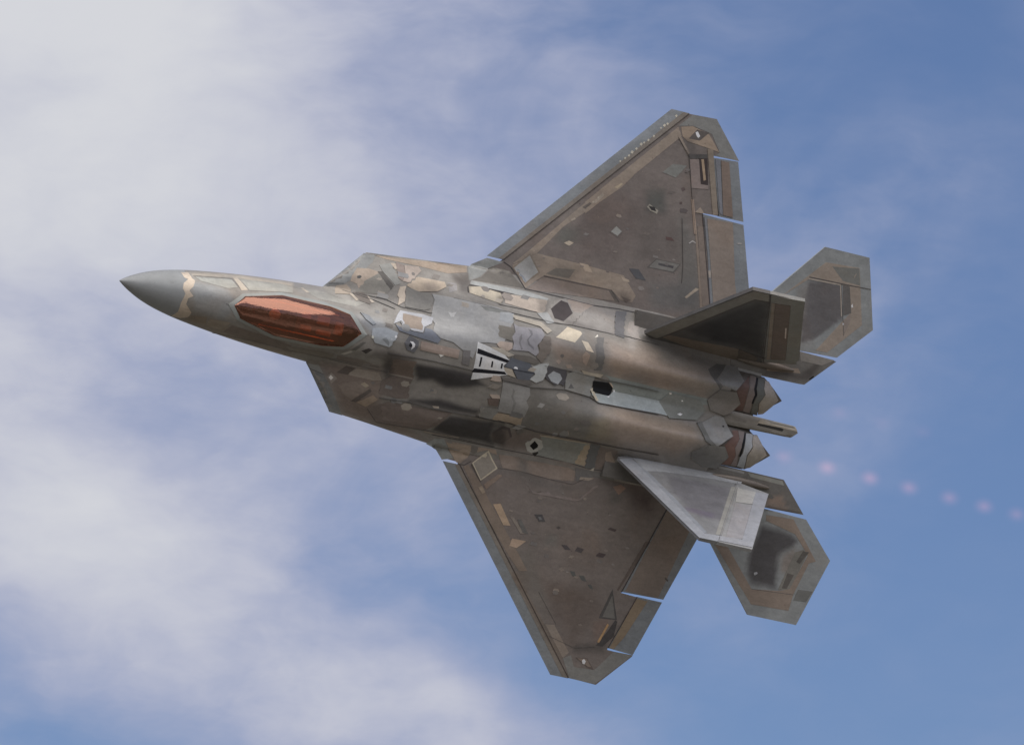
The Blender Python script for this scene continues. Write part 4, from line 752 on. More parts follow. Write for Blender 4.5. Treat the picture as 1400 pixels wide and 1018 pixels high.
# ------------------------------------------------------------------ mesh helpers
def poly_sdf(P, poly):
    """signed distance (negative inside) of points P to polygon"""
    poly = np.asarray(poly, float); d = np.full(len(P), 1e9); ins = np.zeros(len(P), bool)
    for i in range(len(poly)):
        a = poly[i]; bb = poly[(i+1) % len(poly)]; e = bb-a; w = P-a
        tt = np.clip((w@e)/max(e@e, 1e-12), 0, 1); q = w-tt[:, None]*e
        d = np.minimum(d, np.hypot(q[:, 0], q[:, 1]))
        cnd = (a[1] > P[:, 1]) != (bb[1] > P[:, 1])
        with np.errstate(all='ignore'):
            xi = (bb[0]-a[0])*(P[:, 1]-a[1])/(bb[1]-a[1])+a[0]
        ins ^= cnd & (P[:, 0] < xi)
    return np.where(ins, -d, d)
_rs = np.random.RandomState(5)
_ph = _rs.rand(8, 3)*6.28; _fr = _rs.randn(8, 2)*5
def wob(P): return sum(np.sin(P[:, 0]*_fr[k, 0]+P[:, 1]*_fr[k, 1]+_ph[k, 0]) for k in range(8))/5
def colour(surf, base, P, over=False):
    c = np.tile(np.array(alb(base)), (len(P), 1))
    key = surf
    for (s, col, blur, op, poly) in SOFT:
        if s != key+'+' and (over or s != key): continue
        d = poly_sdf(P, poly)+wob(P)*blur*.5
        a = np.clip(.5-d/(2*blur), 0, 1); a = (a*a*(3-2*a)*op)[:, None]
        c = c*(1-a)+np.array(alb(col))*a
    return c
def set_paint(me, rgb):
    at = me.attributes.new('paint', 'FLOAT_COLOR', 'POINT')
    buf = np.ones((len(me.vertices), 4), np.float32); buf[:, :3] = rgb
    at.data.foreach_set('color', buf.ravel())
def link(name, me, parent, mat, smooth=True, angle=40):
    if mat: me.materials.append(mat)
    if smooth:
        me.polygons.foreach_set('use_smooth', [True]*len(me.polygons)); me.set_sharp_from_angle(angle=math.radians(angle))
    o = bpy.data.objects.new(name, me); COL.objects.link(o)
    if parent is not None: o.parent = parent
    return o
def flat(poly, grid):
    """triangulated polygon cut on a grid: points, faces, boundary edges"""
    bm = bmesh.new()
    vs = [bm.verts.new((p[0], p[1], 0)) for p in poly]
    f = bm.faces.new(vs); bm.normal_update()
    if f.normal.z < 0: f.normal_flip()
    bmesh.ops.triangulate(bm, faces=bm.faces[:])
    P = np.array(poly)
    for ax in (0, 1):
        g = grid[ax]
        if not g: continue
        k = math.floor(P[:, ax].min()/g)+1
        while k*g < P[:, ax].max():
            co = [0, 0, 0]; no = [0, 0, 0]; co[ax] = k*g; no[ax] = 1
            bmesh.ops.bisect_plane(bm, geom=bm.verts[:]+bm.edges[:]+bm.faces[:], dist=1e-5, plane_co=co, plane_no=no); k += 1
    bm.verts.index_update()
    V = np.array([v.co[:2] for v in bm.verts]); Fs = [[v.index for v in f.verts] for f in bm.faces]
    E = []
    for f in bm.faces:
        for l in f.loops:
            if l.edge.is_boundary: E.append((l.vert.index, l.link_loop_next.vert.index))
    bm.free(); return V, Fs, E
def slab(name, poly, ftop, fbot, parent, mat, grid=(.3, .3), rgb=None, smooth=True):
    V, Fs, E = flat(poly, grid); n = len(V)
    T = np.array(ftop(V)); Bt = np.array(fbot(V))
    faces = Fs+[[i+n for i in reversed(f)] for f in Fs]+[(b, a, a+n, b+n) for a, b in E]
    me = bpy.data.meshes.new(name); me.from_pydata([tuple(v) for v in np.vstack([T, Bt])], [], faces)
    c = rgb(V) if callable(rgb) else np.tile(np.array(rgb), (n, 1))
    set_paint(me, np.vstack([c, c]))
    bm = bmesh.new(); bm.from_mesh(me); bmesh.ops.recalc_face_normals(bm, faces=bm.faces[:]); bm.to_mesh(me); bm.free()
    return link(name, me, parent, mat, smooth)
def hmap(fn, off=0.0): return lambda V: np.c_[V[:, 0], V[:, 1], fn(V[:, 0], V[:, 1])+off]
def fmap(side, off): return lambda V: np.array([fin_pt(x, s, off, side) for x, s in V])

# ------------------------------------------------------------------ fuselage
CG = [(2.54, 0), (2.76, .26), (3.64, .47), (4.8, .46), (5.25, .38), (5.59, 0)]           # glass outline (starboard half)
CR = [(2.38, 0), (2.69, .315), (3.64, .55), (4.66, .55), (5.34, .46), (5.77, 0)]          # frame outline
def full(h): return [(x, y) for x, y in h]+[(x, -y) for x, y in reversed(h[1:-1])]
GLASS = full(CG); RIM = full(CR)
FUS_BASE = (112, 107, 99); RAD_BASE = (112, 114, 113)
DX = [0, .3, 1, 2.5, 4.8, 5.65, 12, 14.5, 15.9]; DY = [.01, .16, .36, .62, .78, 1.02, 1.02, .7, .42]
EX = [0, 4.7, 5.7, 15.9]; EY = [.9, .9, .34, .4]
def body(name, xs, nt, nb, base, mat, cut=None, cap=()):
    V = []; Cc = []
    for x in xs:
        w = float(W(np.array(x)))
        yt = np.linspace(-1, 1, 2*nt+1)*w
        zt = h_fus(np.full_like(yt, x), yt)
        ze = zt[-1]; D = np.interp(x, DX, DY); e = np.interp(x, EX, EY)
        th = np.linspace(0, np.pi, 2*nb+1)[1:-1]
        yb = w*np.sign(np.cos(th))*np.abs(np.cos(th))**e; zb = ze-.004-D*np.sin(th)**e
        sh = .62*np.interp(x, [4.5, 4.85, 5.7, 8.2], [0, 1, 1, 0])          # the inlet lips rake aft towards the belly
        V += [(x, a, b_) for a, b_ in zip(yt, zt)]+[(x+sh*(ze-b_), a, b_) for a, b_ in zip(yb, zb)]
    n = (2*nt+1)+(2*nb-1); V = np.array(V); F = []
    cx = cut
    for i in range(len(xs)-1):
        for j in range(n):
            k = (j+1) % n
            F.append((i*n+j, i*n+k, (i+1)*n+k, (i+1)*n+j))
    if cut is not None:
        cen = np.array([V[list(f)].mean(0) for f in F]); top = cen[:, 2] > .2
        ins = np.zeros(len(F), bool)
        idx = np.where(top & (cen[:, 0] > 2.2) & (cen[:, 0] < 6))[0]
        ins[idx] = poly_sdf(cen[idx, :2], cut) < -.015
        F = [f for f, q in zip(F, ins) if not q]
    if 0 in cap: F.append(tuple(range(n)))
    if 1 in cap: F.append(tuple(reversed(range((len(xs)-1)*n, len(xs)*n))))
    me = bpy.data.meshes.new(name); me.from_pydata([tuple(v) for v in V], [], F)
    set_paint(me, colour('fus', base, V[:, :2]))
    bm = bmesh.new(); bm.from_mesh(me); bmesh.ops.recalc_face_normals(bm, faces=bm.faces[:]); bm.to_mesh(me); bm.free()
    return link(name, me, jet, mat, True, 50)
xr = np.r_[0.0, .02, .05, .09, np.arange(.14, 1.44, .05), 1.45]
radome = body('radome', xr, 24, 12, RAD_BASE, RADOME, cap=(0, 1))
xf = np.unique(np.round(np.r_[1.451, np.arange(1.5, 4.75, .05), np.arange(4.79, 5.7, .03), np.arange(5.72, 15.2, .05), 15.2], 3))
fuselage = body('fuselage', xf, 44, 14, FUS_BASE, PAINT, cut=GLASS, cap=(0, 1))

# inlet mouths: dark sheets on the closed hull, standing for the shade inside
for sd in (1, -1):
    V = []; F = []
    for x in np.linspace(4.9, 5.62, 8):
        w = float(W(np.array(x))); ze = float(h_fus(np.array([x]), np.array([w]))[0]); D = np.interp(x, DX, DY); e = np.interp(x, EX, EY)
        for th in np.linspace(.12, 1.2, 8):
            V.append((x-.02+.62*D*np.sin(th)**e, sd*(w*np.cos(th)**e+.012), ze-D*np.sin(th)**e))
    n = 8
    for i in range(7):
        for j in range(7): F.append((i*n+j, i*n+j+1, (i+1)*n+j+1, (i+1)*n+j))
    me = bpy.data.meshes.new('inlet_mouth'); me.from_pydata(V, [], F); link('inlet_mouth', me, jet, DARK)

# ------------------------------------------------------------------ canopy and cockpit
def ring_strip(name, inner, outer, off, parent, col, mat, sub=6):
    """raised frame between two outlines lying on the skin"""
    def dens(p):
        o = []
        for i in range(len(p)):
            a = np.array(p[i]); b_ = np.array(p[(i+1) % len(p)])
            for k in range(sub): o.append(a+(b_-a)*k/sub)
        return np.array(o)
    A = dens(inner); B = dens(outer); n = len(A); V = []
    za = h_fus(A[:, 0], A[:, 1]); zb = h_fus(B[:, 0], B[:, 1])
    mid = (A+B)/2; zm = np.maximum(h_fus(mid[:, 0], mid[:, 1]), (za+zb)/2)
    rows = [np.c_[A, za-.06], np.c_[A, za+off+.012], np.c_[mid, zm+off+.004], np.c_[B, zb+off-.008], np.c_[B, zb-.03]]
    V = np.vstack(rows); F = []
    for r in range(4):
        for i in range(n):
            k = (i+1) % n; F.append((r*n+i, r*n+k, (r+1)*n+k, (r+1)*n+i))
    me = bpy.data.meshes.new(name); me.from_pydata([tuple(v) for v in V], [], F)
    set_paint(me, np.array(alb(col)))
    bm = bmesh.new(); bm.from_mesh(me); bmesh.ops.recalc_face_normals(bm, faces=bm.faces[:]); bm.to_mesh(me); bm.free()
    return link(name, me, parent, mat, True, 35)
RIM = [(g[0]+(r[0]-g[0])*.8, g[1]+(r[1]-g[1])*.8) for g, r in zip(GLASS, RIM)]
frame = ring_strip('canopy_frame', GLASS, RIM, .022, jet, (120, 124, 119), RADOME)
def wc(x): return np.interp(x, [c[0] for c in CG], [c[1] for c in CG])
def can_top(x): return pchip(np.array(x, float), [2.54, 2.8, 3.2, 3.7, 4.25, 4.9, 5.3, 5.59], [.655, .84, 1.03, 1.18, 1.255, 1.20, 1.09, .985])
xs = np.r_[np.linspace(2.545, 2.76, 7), np.linspace(2.82, 5.2, 40), np.linspace(5.25, 5.585, 10)]
nv = 24; V = []; F = []
for x in xs:
    w = max(float(wc(x)), .004); ze = float(h_fus(np.array([x]), np.array([w]))[0])+.02; zt = max(float(can_top(x)), ze+.005)
    for v in np.linspace(-1, 1, 2*nv+1):
        a = v*math.pi/2
        V.append((x, w*math.sin(a), ze+(zt-ze)*max(math.cos(a), 0)**.85))
n = 2*nv+1
for i in range(len(xs)-1):
    for j in range(n-1): F.append((i*n+j, (i+1)*n+j, (i+1)*n+j+1, i*n+j+1))
me = bpy.data.meshes.new('canopy_glass'); me.from_pydata(V, [], F)
glass = link('canopy_glass', me, jet, CANOPY, True, 80)
# tub
def bx(bm, c, s, rot=None):
    r = bmesh.ops.create_cube(bm, size=1.0); M = Matrix.Translation(c) @ (rot.to_4x4() if rot else Matrix.Identity(4)) @ Matrix.Diagonal((*s, 1))
    bmesh.ops.transform(bm, matrix=M, verts=r['verts']); return r['verts']
def bm_obj(name, bm, mat, parent, bevel=0.0, smooth=True):
    if bevel: bmesh.ops.bevel(bm, geom=bm.edges[:], offset=bevel, segments=2, affect='EDGES', clamp_overlap=True)
    me = bpy.data.meshes.new(name); bm.to_mesh(me); bm.free(); return link(name, me, parent, mat, smooth, 35)
tp = [np.array(p) for p in full([(2.5, 0), (2.74, .29), (3.64, .5), (4.75, .5), (5.28, .41), (5.64, 0)])]
V = [(p[0], p[1], float(h_fus(np.array([p[0]]), np.array([p[1]]))[0])-.035) for p in tp]+[(p[0]*.96+.16, p[1]*.92, .02) for p in tp]
n = len(tp); F = [(i, (i+1) % n, n+(i+1) % n, n+i) for i in range(n)]+[tuple(range(n, 2*n))]
me = bpy.data.meshes.new('cockpit_tub'); me.from_pydata(V, [], F); link('cockpit_tub', me, jet, DARK, False)
bm = bmesh.new(); bx(bm, (2.88, 0, .56), (.42, .40, .12), Matrix.Rotation(math.radians(-14), 3, 'Y')); bm_obj('glare_shield', bm, plain_mat('glare_shield_black', (.03, .028, .026), .7), jet, .05)
bm = bmesh.new(); bx(bm, (3.02, 0, .76), (.015, .18, .18), Matrix.Rotation(math.radians(32), 3, 'Y')); bx(bm, (2.98, 0, .65), (.16, .16, .06)); bm_obj('head_up_display', bm, HUD, jet, .004)
seat = bpy.data.objects.new('ejection_seat', None); COL.objects.link(seat); seat.parent = jet
tilt = Matrix.Rotation(math.radians(22), 3, 'Y')
bm = bmesh.new(); bx(bm, (3.68, 0, .44), (.16, .46, .85), tilt); bm_obj('seat_back', bm, SEATM, jet, .03).parent = seat
bm = bmesh.new(); bx(bm, (3.80, 0, .90), (.20, .30, .24), tilt); bm_obj('headrest', bm, plain_mat('headrest_black', (.025, .022, .02), .5), seat, .03)
bm = bmesh.new(); bx(bm, (3.36, 0, .12), (.55, .44, .14)); bm_obj('seat_pan', bm, SEATM, seat, .03)
for sd in (1, -1):
    bm = bmesh.new(); bx(bm, (3.5, sd*.33, .46), (1.1, .13, .06)); bm_obj('side_console', bm, plain_mat('console_grey', (.10, .095, .085), .6), jet, .012)
bm = bmesh.new(); bx(bm, (4.62, 0, .70), (1.1, .62, .06)); bm_obj('rear_deck', bm, plain_mat('rear_deck_grey', (.06, .052, .045), .6), jet, .015)
for (q, z_) in (((4.25, .14), (.22, .16, .14)), ((4.3, -.15), (.26, .13, .12)), ((4.7, .1), (.3, .2, .1)), ((4.75, -.17), (.34, .12, .13)), ((5.1, 0), (.2, .3, .12))):
    bm = bmesh.new(); bx(bm, (q[0], q[1], .77), z_); bm_obj('avionics_box', bm, plain_mat('avionics_box_tan', (.34, .28, .20), .4), jet, .015)
for sd in (1, -1):
    bm = bmesh.new(); bx(bm, (4.1, sd*.30, .78), (1.9, .03, .03)); bm_obj('streak_rail', bm, plain_mat('streak_rail_metal', (.75, .65, .5), .35, .2), jet, .006)  # bright rails added to read as light streaks in the canopy
# black warning notch on the frame
# ------------------------------------------------------------------ wings
WING_BASE = (105, 95, 88); EDGE = (109, 113, 115)
def mir(poly, sd): return [(x, y*sd) for x, y in poly]
def wbot(x, y): return wing_mid(x, y)-wing_half(x, y)
wings = {}; parts = {}
for sd in (1, -1):
    wp = [(8.3, 1.85), (8.45, 2.12), (8.66, 2.36), (9.06, 2.375), (9.105, 2.42), (13.055, 6.765), (13.79, 6.80), (14.56, 5.965), (13.87, 5.94), (13.86, 5.90), (14.30, 4.585), (13.86, 4.56), (14.62, 2.05), (14.7, 1.85)]
    wings[sd] = slab('wing', mir(wp, sd), hmap(h_wing), hmap(wbot), jet, PAINT, (.09, .09), lambda V: colour('wing', WING_BASE, V))
    parts['lef', sd] = slab('leading_edge_flap', mir([(8.69, 2.43), (12.60, 6.78), (13.05, 6.78), (9.10, 2.43)], sd), hmap(h_wing), hmap(wbot), jet, PAINT, (.12, .12), lambda V: colour('lef', EDGE, V))
    parts['ail', sd] = slab('aileron', mir([(13.885, 5.895), (14.557, 5.94), (14.985, 4.585), (14.315, 4.575)], sd), hmap(h_wing), hmap(wbot), jet, PAINT, (.12, .12), np.array(alb(EDGE)))
    parts['flap', sd] = slab('flaperon', mir([(13.885, 4.54), (15.0, 4.515), (15.77, 2.08), (14.65, 2.05)], sd), hmap(h_wing), hmap(wbot), jet, PAINT, (.12, .12), np.array(alb(EDGE)))
# ------------------------------------------------------------------ tail
def sbot(x, y): return h_stab(x, y)-2*(h_stab(x, y)-(.03-np.sign(y)*.08*(x-16.8)))
booms = {}; stabs = {}; fins = {}; rudders = {}; nozzles = {}
for sd in (1, -1):
    bp_ = [(12.6, 1.05), (12.6, 1.98), (15.6, 2.0), (15.95, 1.90), (17.0, 1.885), (18.0, 1.86), (17.27, 1.15), (14.6, 1.12)]
    booms[sd] = slab('tail_boom', mir(bp_, sd), hmap(h_boom), hmap(lambda x, y: lerp(x, [12.6, 15, 17, 18.2], [-.3, -.4, -.2, -.02])), jet, PAINT, (.1, .1), lambda V: colour('boom', (90, 86, 80), V))
    sp = [(15.63, 2.76), (17.11, 4.45), (18.37, 4.45), (18.88, 2.79), (18.04, 1.955), (17.0, 1.915), (15.92, 1.94)]
    stabs[sd] = slab('stabilator', mir(sp, sd), hmap(h_stab), hmap(sbot), jet, PAINT, (.09, .09), lambda V: colour('stab', (117, 120, 119), V))
    nm = 'finS' if sd > 0 else 'finP'
    fp_ = [(12.8, .10), (14.02, 3.18), (14.465, 3.19), (15.96, .02), (15.6, -.30), (14.0, -.34), (13.2, -.12)]
    fins[sd] = slab('vertical_tail', fp_, fmap(sd, FIN_T), fmap(sd, -FIN_T), jet, PAINT, (.09, .09), (lambda V, nm=nm, sd=sd: colour(nm, (76, 74, 71) if sd > 0 else (108, 108, 108), V)))  # starboard fin darker, port fin paler: shade and light put into the paint
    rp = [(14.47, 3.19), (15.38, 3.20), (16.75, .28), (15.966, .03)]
    rudders[sd] = slab('rudder', rp, fmap(sd, FIN_T*.9), fmap(sd, -FIN_T*.9), jet, PAINT, (.2, .2), np.array(alb((110, 108, 102) if sd > 0 else (126, 126, 124))))  # rudder tones carry the same painted light and shade as the fins
    # actuator fairing at the rudder foot
    V = []; F = []; ns = 14
    for i, u in enumerate(np.linspace(0, 1, 13)):
        r = .085*math.sin(math.pi*min(max(u, .02), .98))**.5+.004
        for k in range(ns):
            a = 2*math.pi*k/ns; V.append((15.35+u*1.55, sd*(1.40+.02*u+r*1.1*math.cos(a)), .27-.07*u+r*math.sin(a)))
    for i in range(12):
        for k in range(ns): F.append((i*ns+k, i*ns+(k+1) % ns, (i+1)*ns+(k+1) % ns, (i+1)*ns+k))
    me = bpy.data.meshes.new('actuator_fairing'); me.from_pydata(V, [], F); set_paint(me, np.array(alb((92, 82, 71)))); link('actuator_fairing', me, jet, PAINT)
    # nozzle: upper and lower flaps with side walls
    npoly = [(15.1, .14), (15.1, 1.13), (16.19, 1.11), (16.82, .66), (16.02, .14)]
    nz = slab('nozzle', mir(npoly, sd), hmap(h_noz), hmap(lambda x, y: h_noz(x, y)-lerp(x, [15.2, 16.1, 16.9], [.2, .1, .03])), jet, METAL, (.1, .1), np.array(alb((86, 80, 72))))
    nozzles[sd] = nz
    slab('lower_nozzle_flap', mir(npoly, sd), hmap(lambda x, y: -h_noz(x, y)-.12), hmap(lambda x, y: -h_noz(x, y)-.2), nz, METAL, (.15, .15), np.array(alb((100, 90, 78))))
    for yy in (.14, 1.07):
        slab('nozzle_side_wall', mir([(15.2, yy), (15.2, yy+.05), (16.15, yy+.05), (16.15, yy)], sd), hmap(h_noz, -.06), hmap(lambda x, y: -h_noz(x, y)-.1), nz, METAL, (.2, 0), np.array(alb((70, 62, 56))))
    bm = bmesh.new(); bx(bm, (15.3, sd*.64, -.02), (.06, .94, .7)); bm_obj('exhaust_duct', bm, DARK, nz)
sting = slab('tail_sting', [(15.0, -.18), (15.0, .18), (17.2, .145), (17.365, .0), (17.2, -.145)], hmap(h_sting), hmap(lambda x, y: h_sting(x, y)-.3), jet, PAINT, (.12, .06), np.array(alb((108, 103, 93))))
# ------------------------------------------------------------------ panels, markings and seams
def parent_of(s, name, c):
    sd = 1 if c[1] > 0 else -1
    if s == 'fus': return radome if c[0] < 1.3 else fuselage
    if s == 'wing':
        if name.startswith('flap'): return parts['flap', sd]
        if name.startswith('aileron'): return parts['ail', sd]
        ay = abs(c[1])
        if ay > 2.3 and c[0] < 9.1+(ay-2.42)*.912: return parts['lef', sd]
        return wings[sd]
    if s == 'stab': return stabs[sd]
    if s == 'boom': return booms[sd]
    if s == 'noz': return nozzles[sd]
    if s == 'sting': return sting
    sd = 1 if s == 'finS' else -1
    return rudders[sd] if name.startswith('rudder') else fins[sd]
GRID = dict(fus=(.12, .05), wing=(.12, .12), stab=(.4, .4), boom=(.3, .3), noz=(.12, .1), sting=(.2, .08), finS=(0, 0), finP=(0, 0))
placed = []
def shape(s, poly, off, name, parent, mat, rgb):
    if s in ('finS', 'finP'):
        sd = 1 if s == 'finS' else -1
        return slab(name, poly, fmap(sd, FIN_T+off), fmap(sd, FIN_T-.004), parent, mat, GRID[s], rgb, False)
    fn = HF[s]
    return slab(name, poly, hmap(fn, off), hmap(fn, -.004), parent, mat, GRID[s], rgb, True)
def layer_of(s, poly):
    P = np.array(poly); lo = P.min(0); hi = P.max(0); L = 0
    for (s2, lo2, hi2, l2) in placed:
        if s2 == s and (lo < hi2).all() and (hi > lo2).all(): L = max(L, l2+1)
    placed.append((s, lo, hi, L)); return L
TONE = dict(fus=(112, 107, 99), wing=(108, 97, 89), stab=(112, 112, 108), boom=(104, 100, 93))
NAMES = dict(flap_strip='panel', flap_panel='panel', aileron_strip='panel', aileron_panel='panel', rudder_edge='edge_strip', rudder_panel='panel', rudder_strip='edge_strip')
def sawtooth(poly):
    out_ = []
    for i in range(len(poly)):
        a = np.array(poly[i]); b_ = np.array(poly[(i+1) % len(poly)]); d = b_-a; L_ = float(np.hypot(*d)); out_.append(tuple(a))
        if L_ > .24 and abs(d[1]) > abs(d[0])*.9:
            k = max(2, int(round(L_/.13))); nn = np.array([-d[1], d[0]])/L_
            for m in range(1, 2*k):
                out_.append(tuple(a+d*m/(2*k)+nn*(.022 if m % 2 else -.012)))
    return out_
def area(poly): return abs(sum(poly[i][0]*poly[(i+1) % len(poly)][1]-poly[(i+1) % len(poly)][0]*poly[i][1] for i in range(len(poly))))/2
for (s, name, col, poly) in PANELS:
    if s == 'fus' and name == 'panel' and area(poly) > .07 and len(poly) < 9 and max(col) < 165 and max(q[0] for q in poly) < 14.6 and not any(q[0] < 9.3 and abs(q[1]) > float(W(np.array(q[0])))-.12 for q in poly): poly = sawtooth(poly)
    if abs(sum(poly[i][0]*poly[(i+1) % len(poly)][1]-poly[(i+1) % len(poly)][0]*poly[i][1] for i in range(len(poly)))) < 1e-4: continue
    L = layer_of(s, poly); c = np.mean(poly, axis=0)
    if 50 < col[1] < 170 and s in TONE: col = tuple(v*.86+u*.14 for v, u in zip(col, TONE[s]))
    par = parent_of(s, name, c)
    mat = METAL if name == 'nozzle_petal' else (RADOME if par is radome else PAINT)
    shape(s, poly, .004+.0012*L, NAMES.get(name, name), par, mat, (lambda V, s=s, col=col: colour(s, col, V, True)))
# small repair patches and fastener covers scattered over the skin
rp_ = random.Random(11)
def patch_shape(cx, cy, r):
    k = rp_.choice('hpqz'); a = rp_.uniform(.7, 1.4)
    if k == 'h': q = [(-r*a, 0), (-r*.5*a, r*.6), (r*.5*a, r*.6), (r*a, 0), (r*.5*a, -r*.6), (-r*.5*a, -r*.6)]
    elif k == 'p': q = [(-r*a, -r*.4), (-r*.4*a, r*.45), (r*a, r*.4), (r*.4*a, -r*.45)]
    elif k == 'q': q = [(-r*a, 0), (0, r*.55), (r*a, 0), (0, -r*.55)]
    else: q = [(-r*a, -r*.4), (-r*.8*a, r*.1), (-r*a, r*.5), (r*.7*a, r*.45), (r*.9*a, 0), (r*.7*a, -r*.45)]
    return [(cx+u, cy+v) for u, v in q]
TONES = [(142, 130, 114), (128, 118, 106), (98, 90, 82), (122, 122, 120), (92, 92, 92), (112, 100, 90), (136, 134, 130), (84, 78, 74), (150, 138, 120), (104, 106, 108)]
for (s, n_, x0, x1, y1, r0, r1) in (('fus', 46, 5.9, 11.7, 1.75, .05, .14), ('wing', 44, 9.6, 14.2, 6.2, .03, .09)):
    k = 0
    while k < n_:
        x = rp_.uniform(x0, x1); y = rp_.choice((-1, 1))*rp_.uniform(.02 if s == 'fus' else 2.4, y1)
        if s == 'fus' and (7.9 < x < 9.6 and abs(y) < .5 or 11.2 < x and abs(y) < .45 and x < 12.2): continue
        if s == 'wing' and not (wing_le(abs(y))+1.0 < x < wing_te(abs(y))-1.35): continue
        if any(s2 == s and (max(c2) > 165 or n2 != 'panel') and poly_sdf(np.array([[x, y]]), p2)[0] < .2 for s2, n2, c2, p2 in PANELS): continue
        if any(s2 == s and sum(c2) < 230 and poly_sdf(np.array([[x, y]]), p2)[0] < .1 for s2, c2, _b, _o, p2 in SOFT): continue
        if s == 'fus' and 6.9 < x < 9.9 and 0 < y < 1.1: continue
        poly = patch_shape(x, y, rp_.uniform(r0, r1)); L = layer_of(s, poly); col = rp_.choice(TONES)
        col = tuple(v*.62+u*.38 for v, u in zip(col, TONE[s])) if s == 'fus' else tuple(v*.42+u*.58 for v, u in zip(col, TONE[s]))
        shape(s, poly, .004+.0012*L, 'panel', parent_of(s, 'panel', (x, y)), PAINT, np.array(alb(col))); k += 1
def strip_poly(pts, wd):
    P = np.array(pts); Lf = []; Rt = []
    for i in range(len(P)):
        a = P[max(i-1, 0)]; b_ = P[min(i+1, len(P)-1)]; d = (b_-a)/max(np.hypot(*(b_-a)), 1e-6); nn = np.array([-d[1], d[0]])*wd/2
        Lf.append(tuple(P[i]+nn)); Rt.append(tuple(P[i]-nn))
    return Lf+Rt[::-1]
for (s, wd, col, pts) in SEAMS:
    for i in range(len(pts)-1):
        if i: pass
    c = np.mean(pts, axis=0)
    col = tuple(v*.62+40 for v in col); sp_ = strip_poly(pts, wd*.7)
    shape(s, sp_, .004+.0012*layer_of(s, sp_), 'seam', parent_of(s, 'seam', c), PAINT, np.array(alb(col)))
for sd in (1, -1):
    # leading-edge flap: brown inner band and the hinge seam; flap hinge seams
    shape('wing', mir([(8.98, 2.44), (12.90, 6.77), (13.045, 6.77), (9.09, 2.44)], sd), .005, 'panel', parts['lef', sd], PAINT, np.array(alb((110, 101, 90))))
    shape('wing', mir(strip_poly([(9.10, 2.43), (13.055, 6.77)], .020), sd), .012, 'seam', wings[sd], PAINT, np.array(alb((66, 57, 51))))
    shape('wing', mir(strip_poly([(13.87, 4.55), (14.635, 2.05)], .02), sd), .012, 'seam', wings[sd], PAINT, np.array(alb((60, 54, 54))))
    shape('wing', mir(strip_poly([(13.87, 5.90), (14.305, 4.585)], .016), sd), .012, 'seam', wings[sd], PAINT, np.array(alb((62, 56, 54))))
    nm = 'finS' if sd > 0 else 'finP'
    shape(nm, strip_poly([(14.485, 3.19), (15.99, .04)], .016), .010, 'seam', fins[sd], PAINT, np.array(alb((60, 54, 50) if sd > 0 else (104, 104, 106))))  # seam paler on the port fin, following its painted light
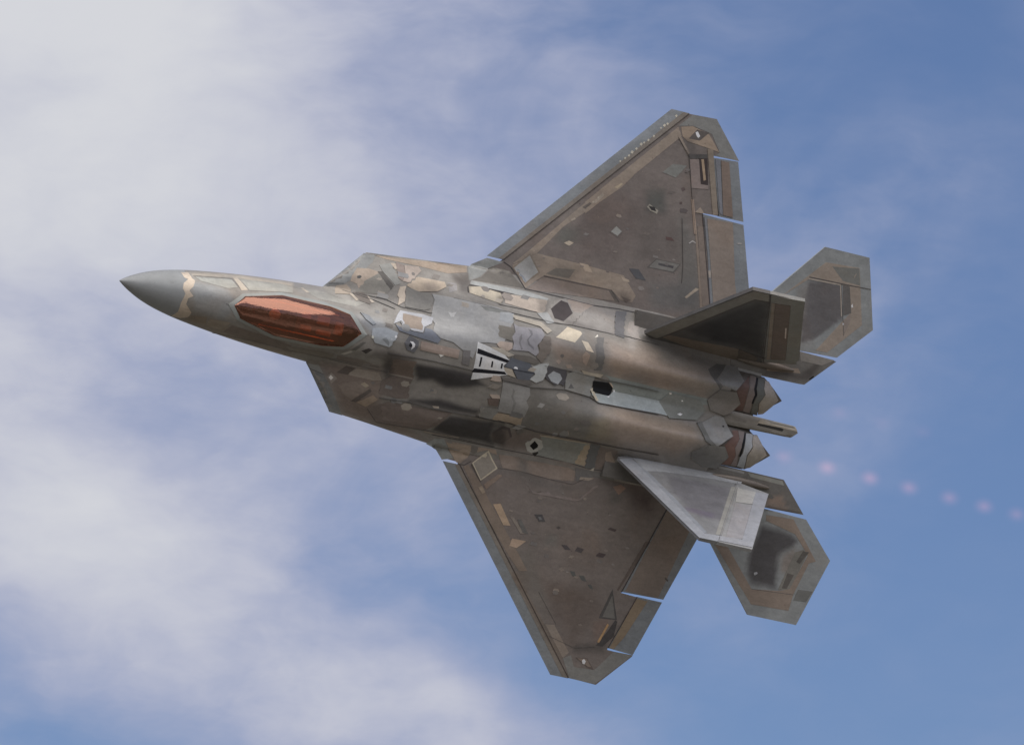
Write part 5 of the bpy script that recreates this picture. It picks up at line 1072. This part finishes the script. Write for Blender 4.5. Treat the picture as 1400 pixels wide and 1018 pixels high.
# canopy frame notch and cross seams
# ------------------------------------------------------------------ pilot
def pilot():
    root = bpy.data.objects.new('person', None); COL.objects.link(root); root.matrix_world = JET_MW @ Matrix.Translation((-.98, 0, -.13))
    root['label'] = 'pilot in helmet and flight suit seated under the copper canopy'; root['category'] = 'person'
    J = dict(pelvis=(4.36, 0, .32), waist=(4.44, 0, .47), chest=(4.50, 0, .66), neck=(4.50, 0, .84), head=(4.44, 0, .95),
             hipl=(4.32, .1, .30), kneel=(3.86, .15, .42), anklel=(3.50, .14, .18), toel=(3.34, .14, .24), hipr=(4.32, -.1, .30), kneer=(3.86, -.15, .42), ankler=(3.50, -.14, .18), toer=(3.34, -.14, .24),
             shl=(4.50, .19, .78), ell=(4.30, .30, .58), wrl=(4.04, .33, .60), hal=(3.95, .33, .61), shr=(4.50, -.19, .78), elr=(4.30, -.30, .58), wrr=(4.04, -.33, .60), har=(3.95, -.33, .61))
    Rr = dict(pelvis=.13, waist=.12, chest=.14, neck=.06, head=.08, hip=.09, knee=.07, ankle=.05, toe=.04, sh=.075, el=.05, wr=.035, ha=.035)
    E = [('pelvis', 'waist'), ('waist', 'chest'), ('chest', 'neck'), ('neck', 'head')]
    for q in 'lr': E += [('pelvis', 'hip'+q), ('hip'+q, 'knee'+q), ('knee'+q, 'ankle'+q), ('ankle'+q, 'toe'+q), ('chest', 'sh'+q), ('sh'+q, 'el'+q), ('el'+q, 'wr'+q), ('wr'+q, 'ha'+q)]
    k = list(J); me = bpy.data.meshes.new('body'); me.from_pydata([J[i] for i in k], [(k.index(a), k.index(b_)) for a, b_ in E], [])
    o = bpy.data.objects.new('body', me); COL.objects.link(o)
    o.modifiers.new('skin', 'SKIN'); sub = o.modifiers.new('sub', 'SUBSURF'); sub.levels = sub.render_levels = 1
    if not me.skin_vertices: 
        bpy.context.view_layer.objects.active = o
        o.select_set(True); bpy.ops.mesh.customdata_skin_add(); o.select_set(False)
    for i, nme in enumerate(k):
        r = Rr.get(nme, Rr.get(nme[:-1], .06)); me.skin_vertices[0].data[i].radius = (r, r); me.skin_vertices[0].data[i].use_root = (i == 0)
    me.materials.append(SUIT); o.parent = root
    bm = bmesh.new(); bmesh.ops.create_uvsphere(bm, u_segments=24, v_segments=16, radius=.145)
    bmesh.ops.transform(bm, matrix=Matrix.Translation((4.43, 0, 1.0)) @ Matrix.Diagonal((1.08, .92, 1.0, 1)), verts=bm.verts[:])
    bm_obj('helmet', bm, HELM, root)
    bm = bmesh.new(); bmesh.ops.create_uvsphere(bm, u_segments=24, v_segments=16, radius=.147)
    bmesh.ops.delete(bm, geom=[v for v in bm.verts if v.co.x > -.06 or v.co.z > .075 or v.co.z < -.035], context='VERTS')
    bmesh.ops.transform(bm, matrix=Matrix.Translation((4.425, 0, 1.0)) @ Matrix.Diagonal((1.1, .94, 1.0, 1)), verts=bm.verts[:])
    bm_obj('visor', bm, VISOR, root)
    bm = bmesh.new(); bmesh.ops.create_cone(bm, cap_ends=True, segments=14, radius1=.06, radius2=.035, depth=.1)
    bmesh.ops.transform(bm, matrix=Matrix.Translation((4.29, 0, .93)) @ Matrix.Rotation(math.radians(-80), 4, 'Y'), verts=bm.verts[:])
    bm_obj('oxygen_mask', bm, DARK, root, .008)
pilot()
# ------------------------------------------------------------------ afterburner shock diamonds
def plume_mat():
    m, t, out = new_mat('shock_diamond_glow')
    co = t.n('ShaderNodeTexCoord').outputs['Object']
    d = t.vmath('LENGTH', co).outputs['Value']
    f = t.math('POWER', t.math('SUBTRACT', 1.0, d, clamp=True), 2.0)
    oi = t.n('ShaderNodeObjectInfo')
    st = t.math('MULTIPLY', t.math('MULTIPLY', f, oi.outputs['Alpha']), .9)
    em = t.n('ShaderNodeEmission'); em.inputs[0].default_value = (1.0, .36, .30, 1); t.put(em.inputs[1], st)
    t.t.links.new(em.outputs[0], out.inputs['Volume']); return m
PM = plume_mat()
bm = bmesh.new(); bmesh.ops.create_icosphere(bm, subdivisions=3, radius=1.0); sph = bpy.data.meshes.new('shock_diamond'); bm.to_mesh(sph); bm.free(); sph.materials.append(PM)
for (ys, xs_, k, lab) in ((-.62, [(17.16, .5), (18.34, 1.0), (19.51, .95), (20.58, .8), (21.7, .7), (22.67, .75), (23.58, .55)], 1.0, 'row of faint pink afterburner glow spots trailing the lower engine nozzle'),
                     (.68, [(18.36, .22), (20.65, .16), (19.5, .12)], 1.0, 'barely visible pink glow trailing the upper engine nozzle')):
    pl = bpy.data.objects.new('exhaust_plume', None); COL.objects.link(pl); pl.matrix_world = JET_MW @ Matrix.Translation((17.0, ys, .1))
    pl['label'] = lab; pl['category'] = 'exhaust plume'
    for x, a in xs_:
        o = bpy.data.objects.new('shock_diamond', sph); COL.objects.link(o); o.parent = pl
        o.location = (x-17.0, (-.02*(x-17.2)) if ys < 0 else 0, 0); o.scale = (.38, .28, .28); o.color = (1, 1, 1, a)
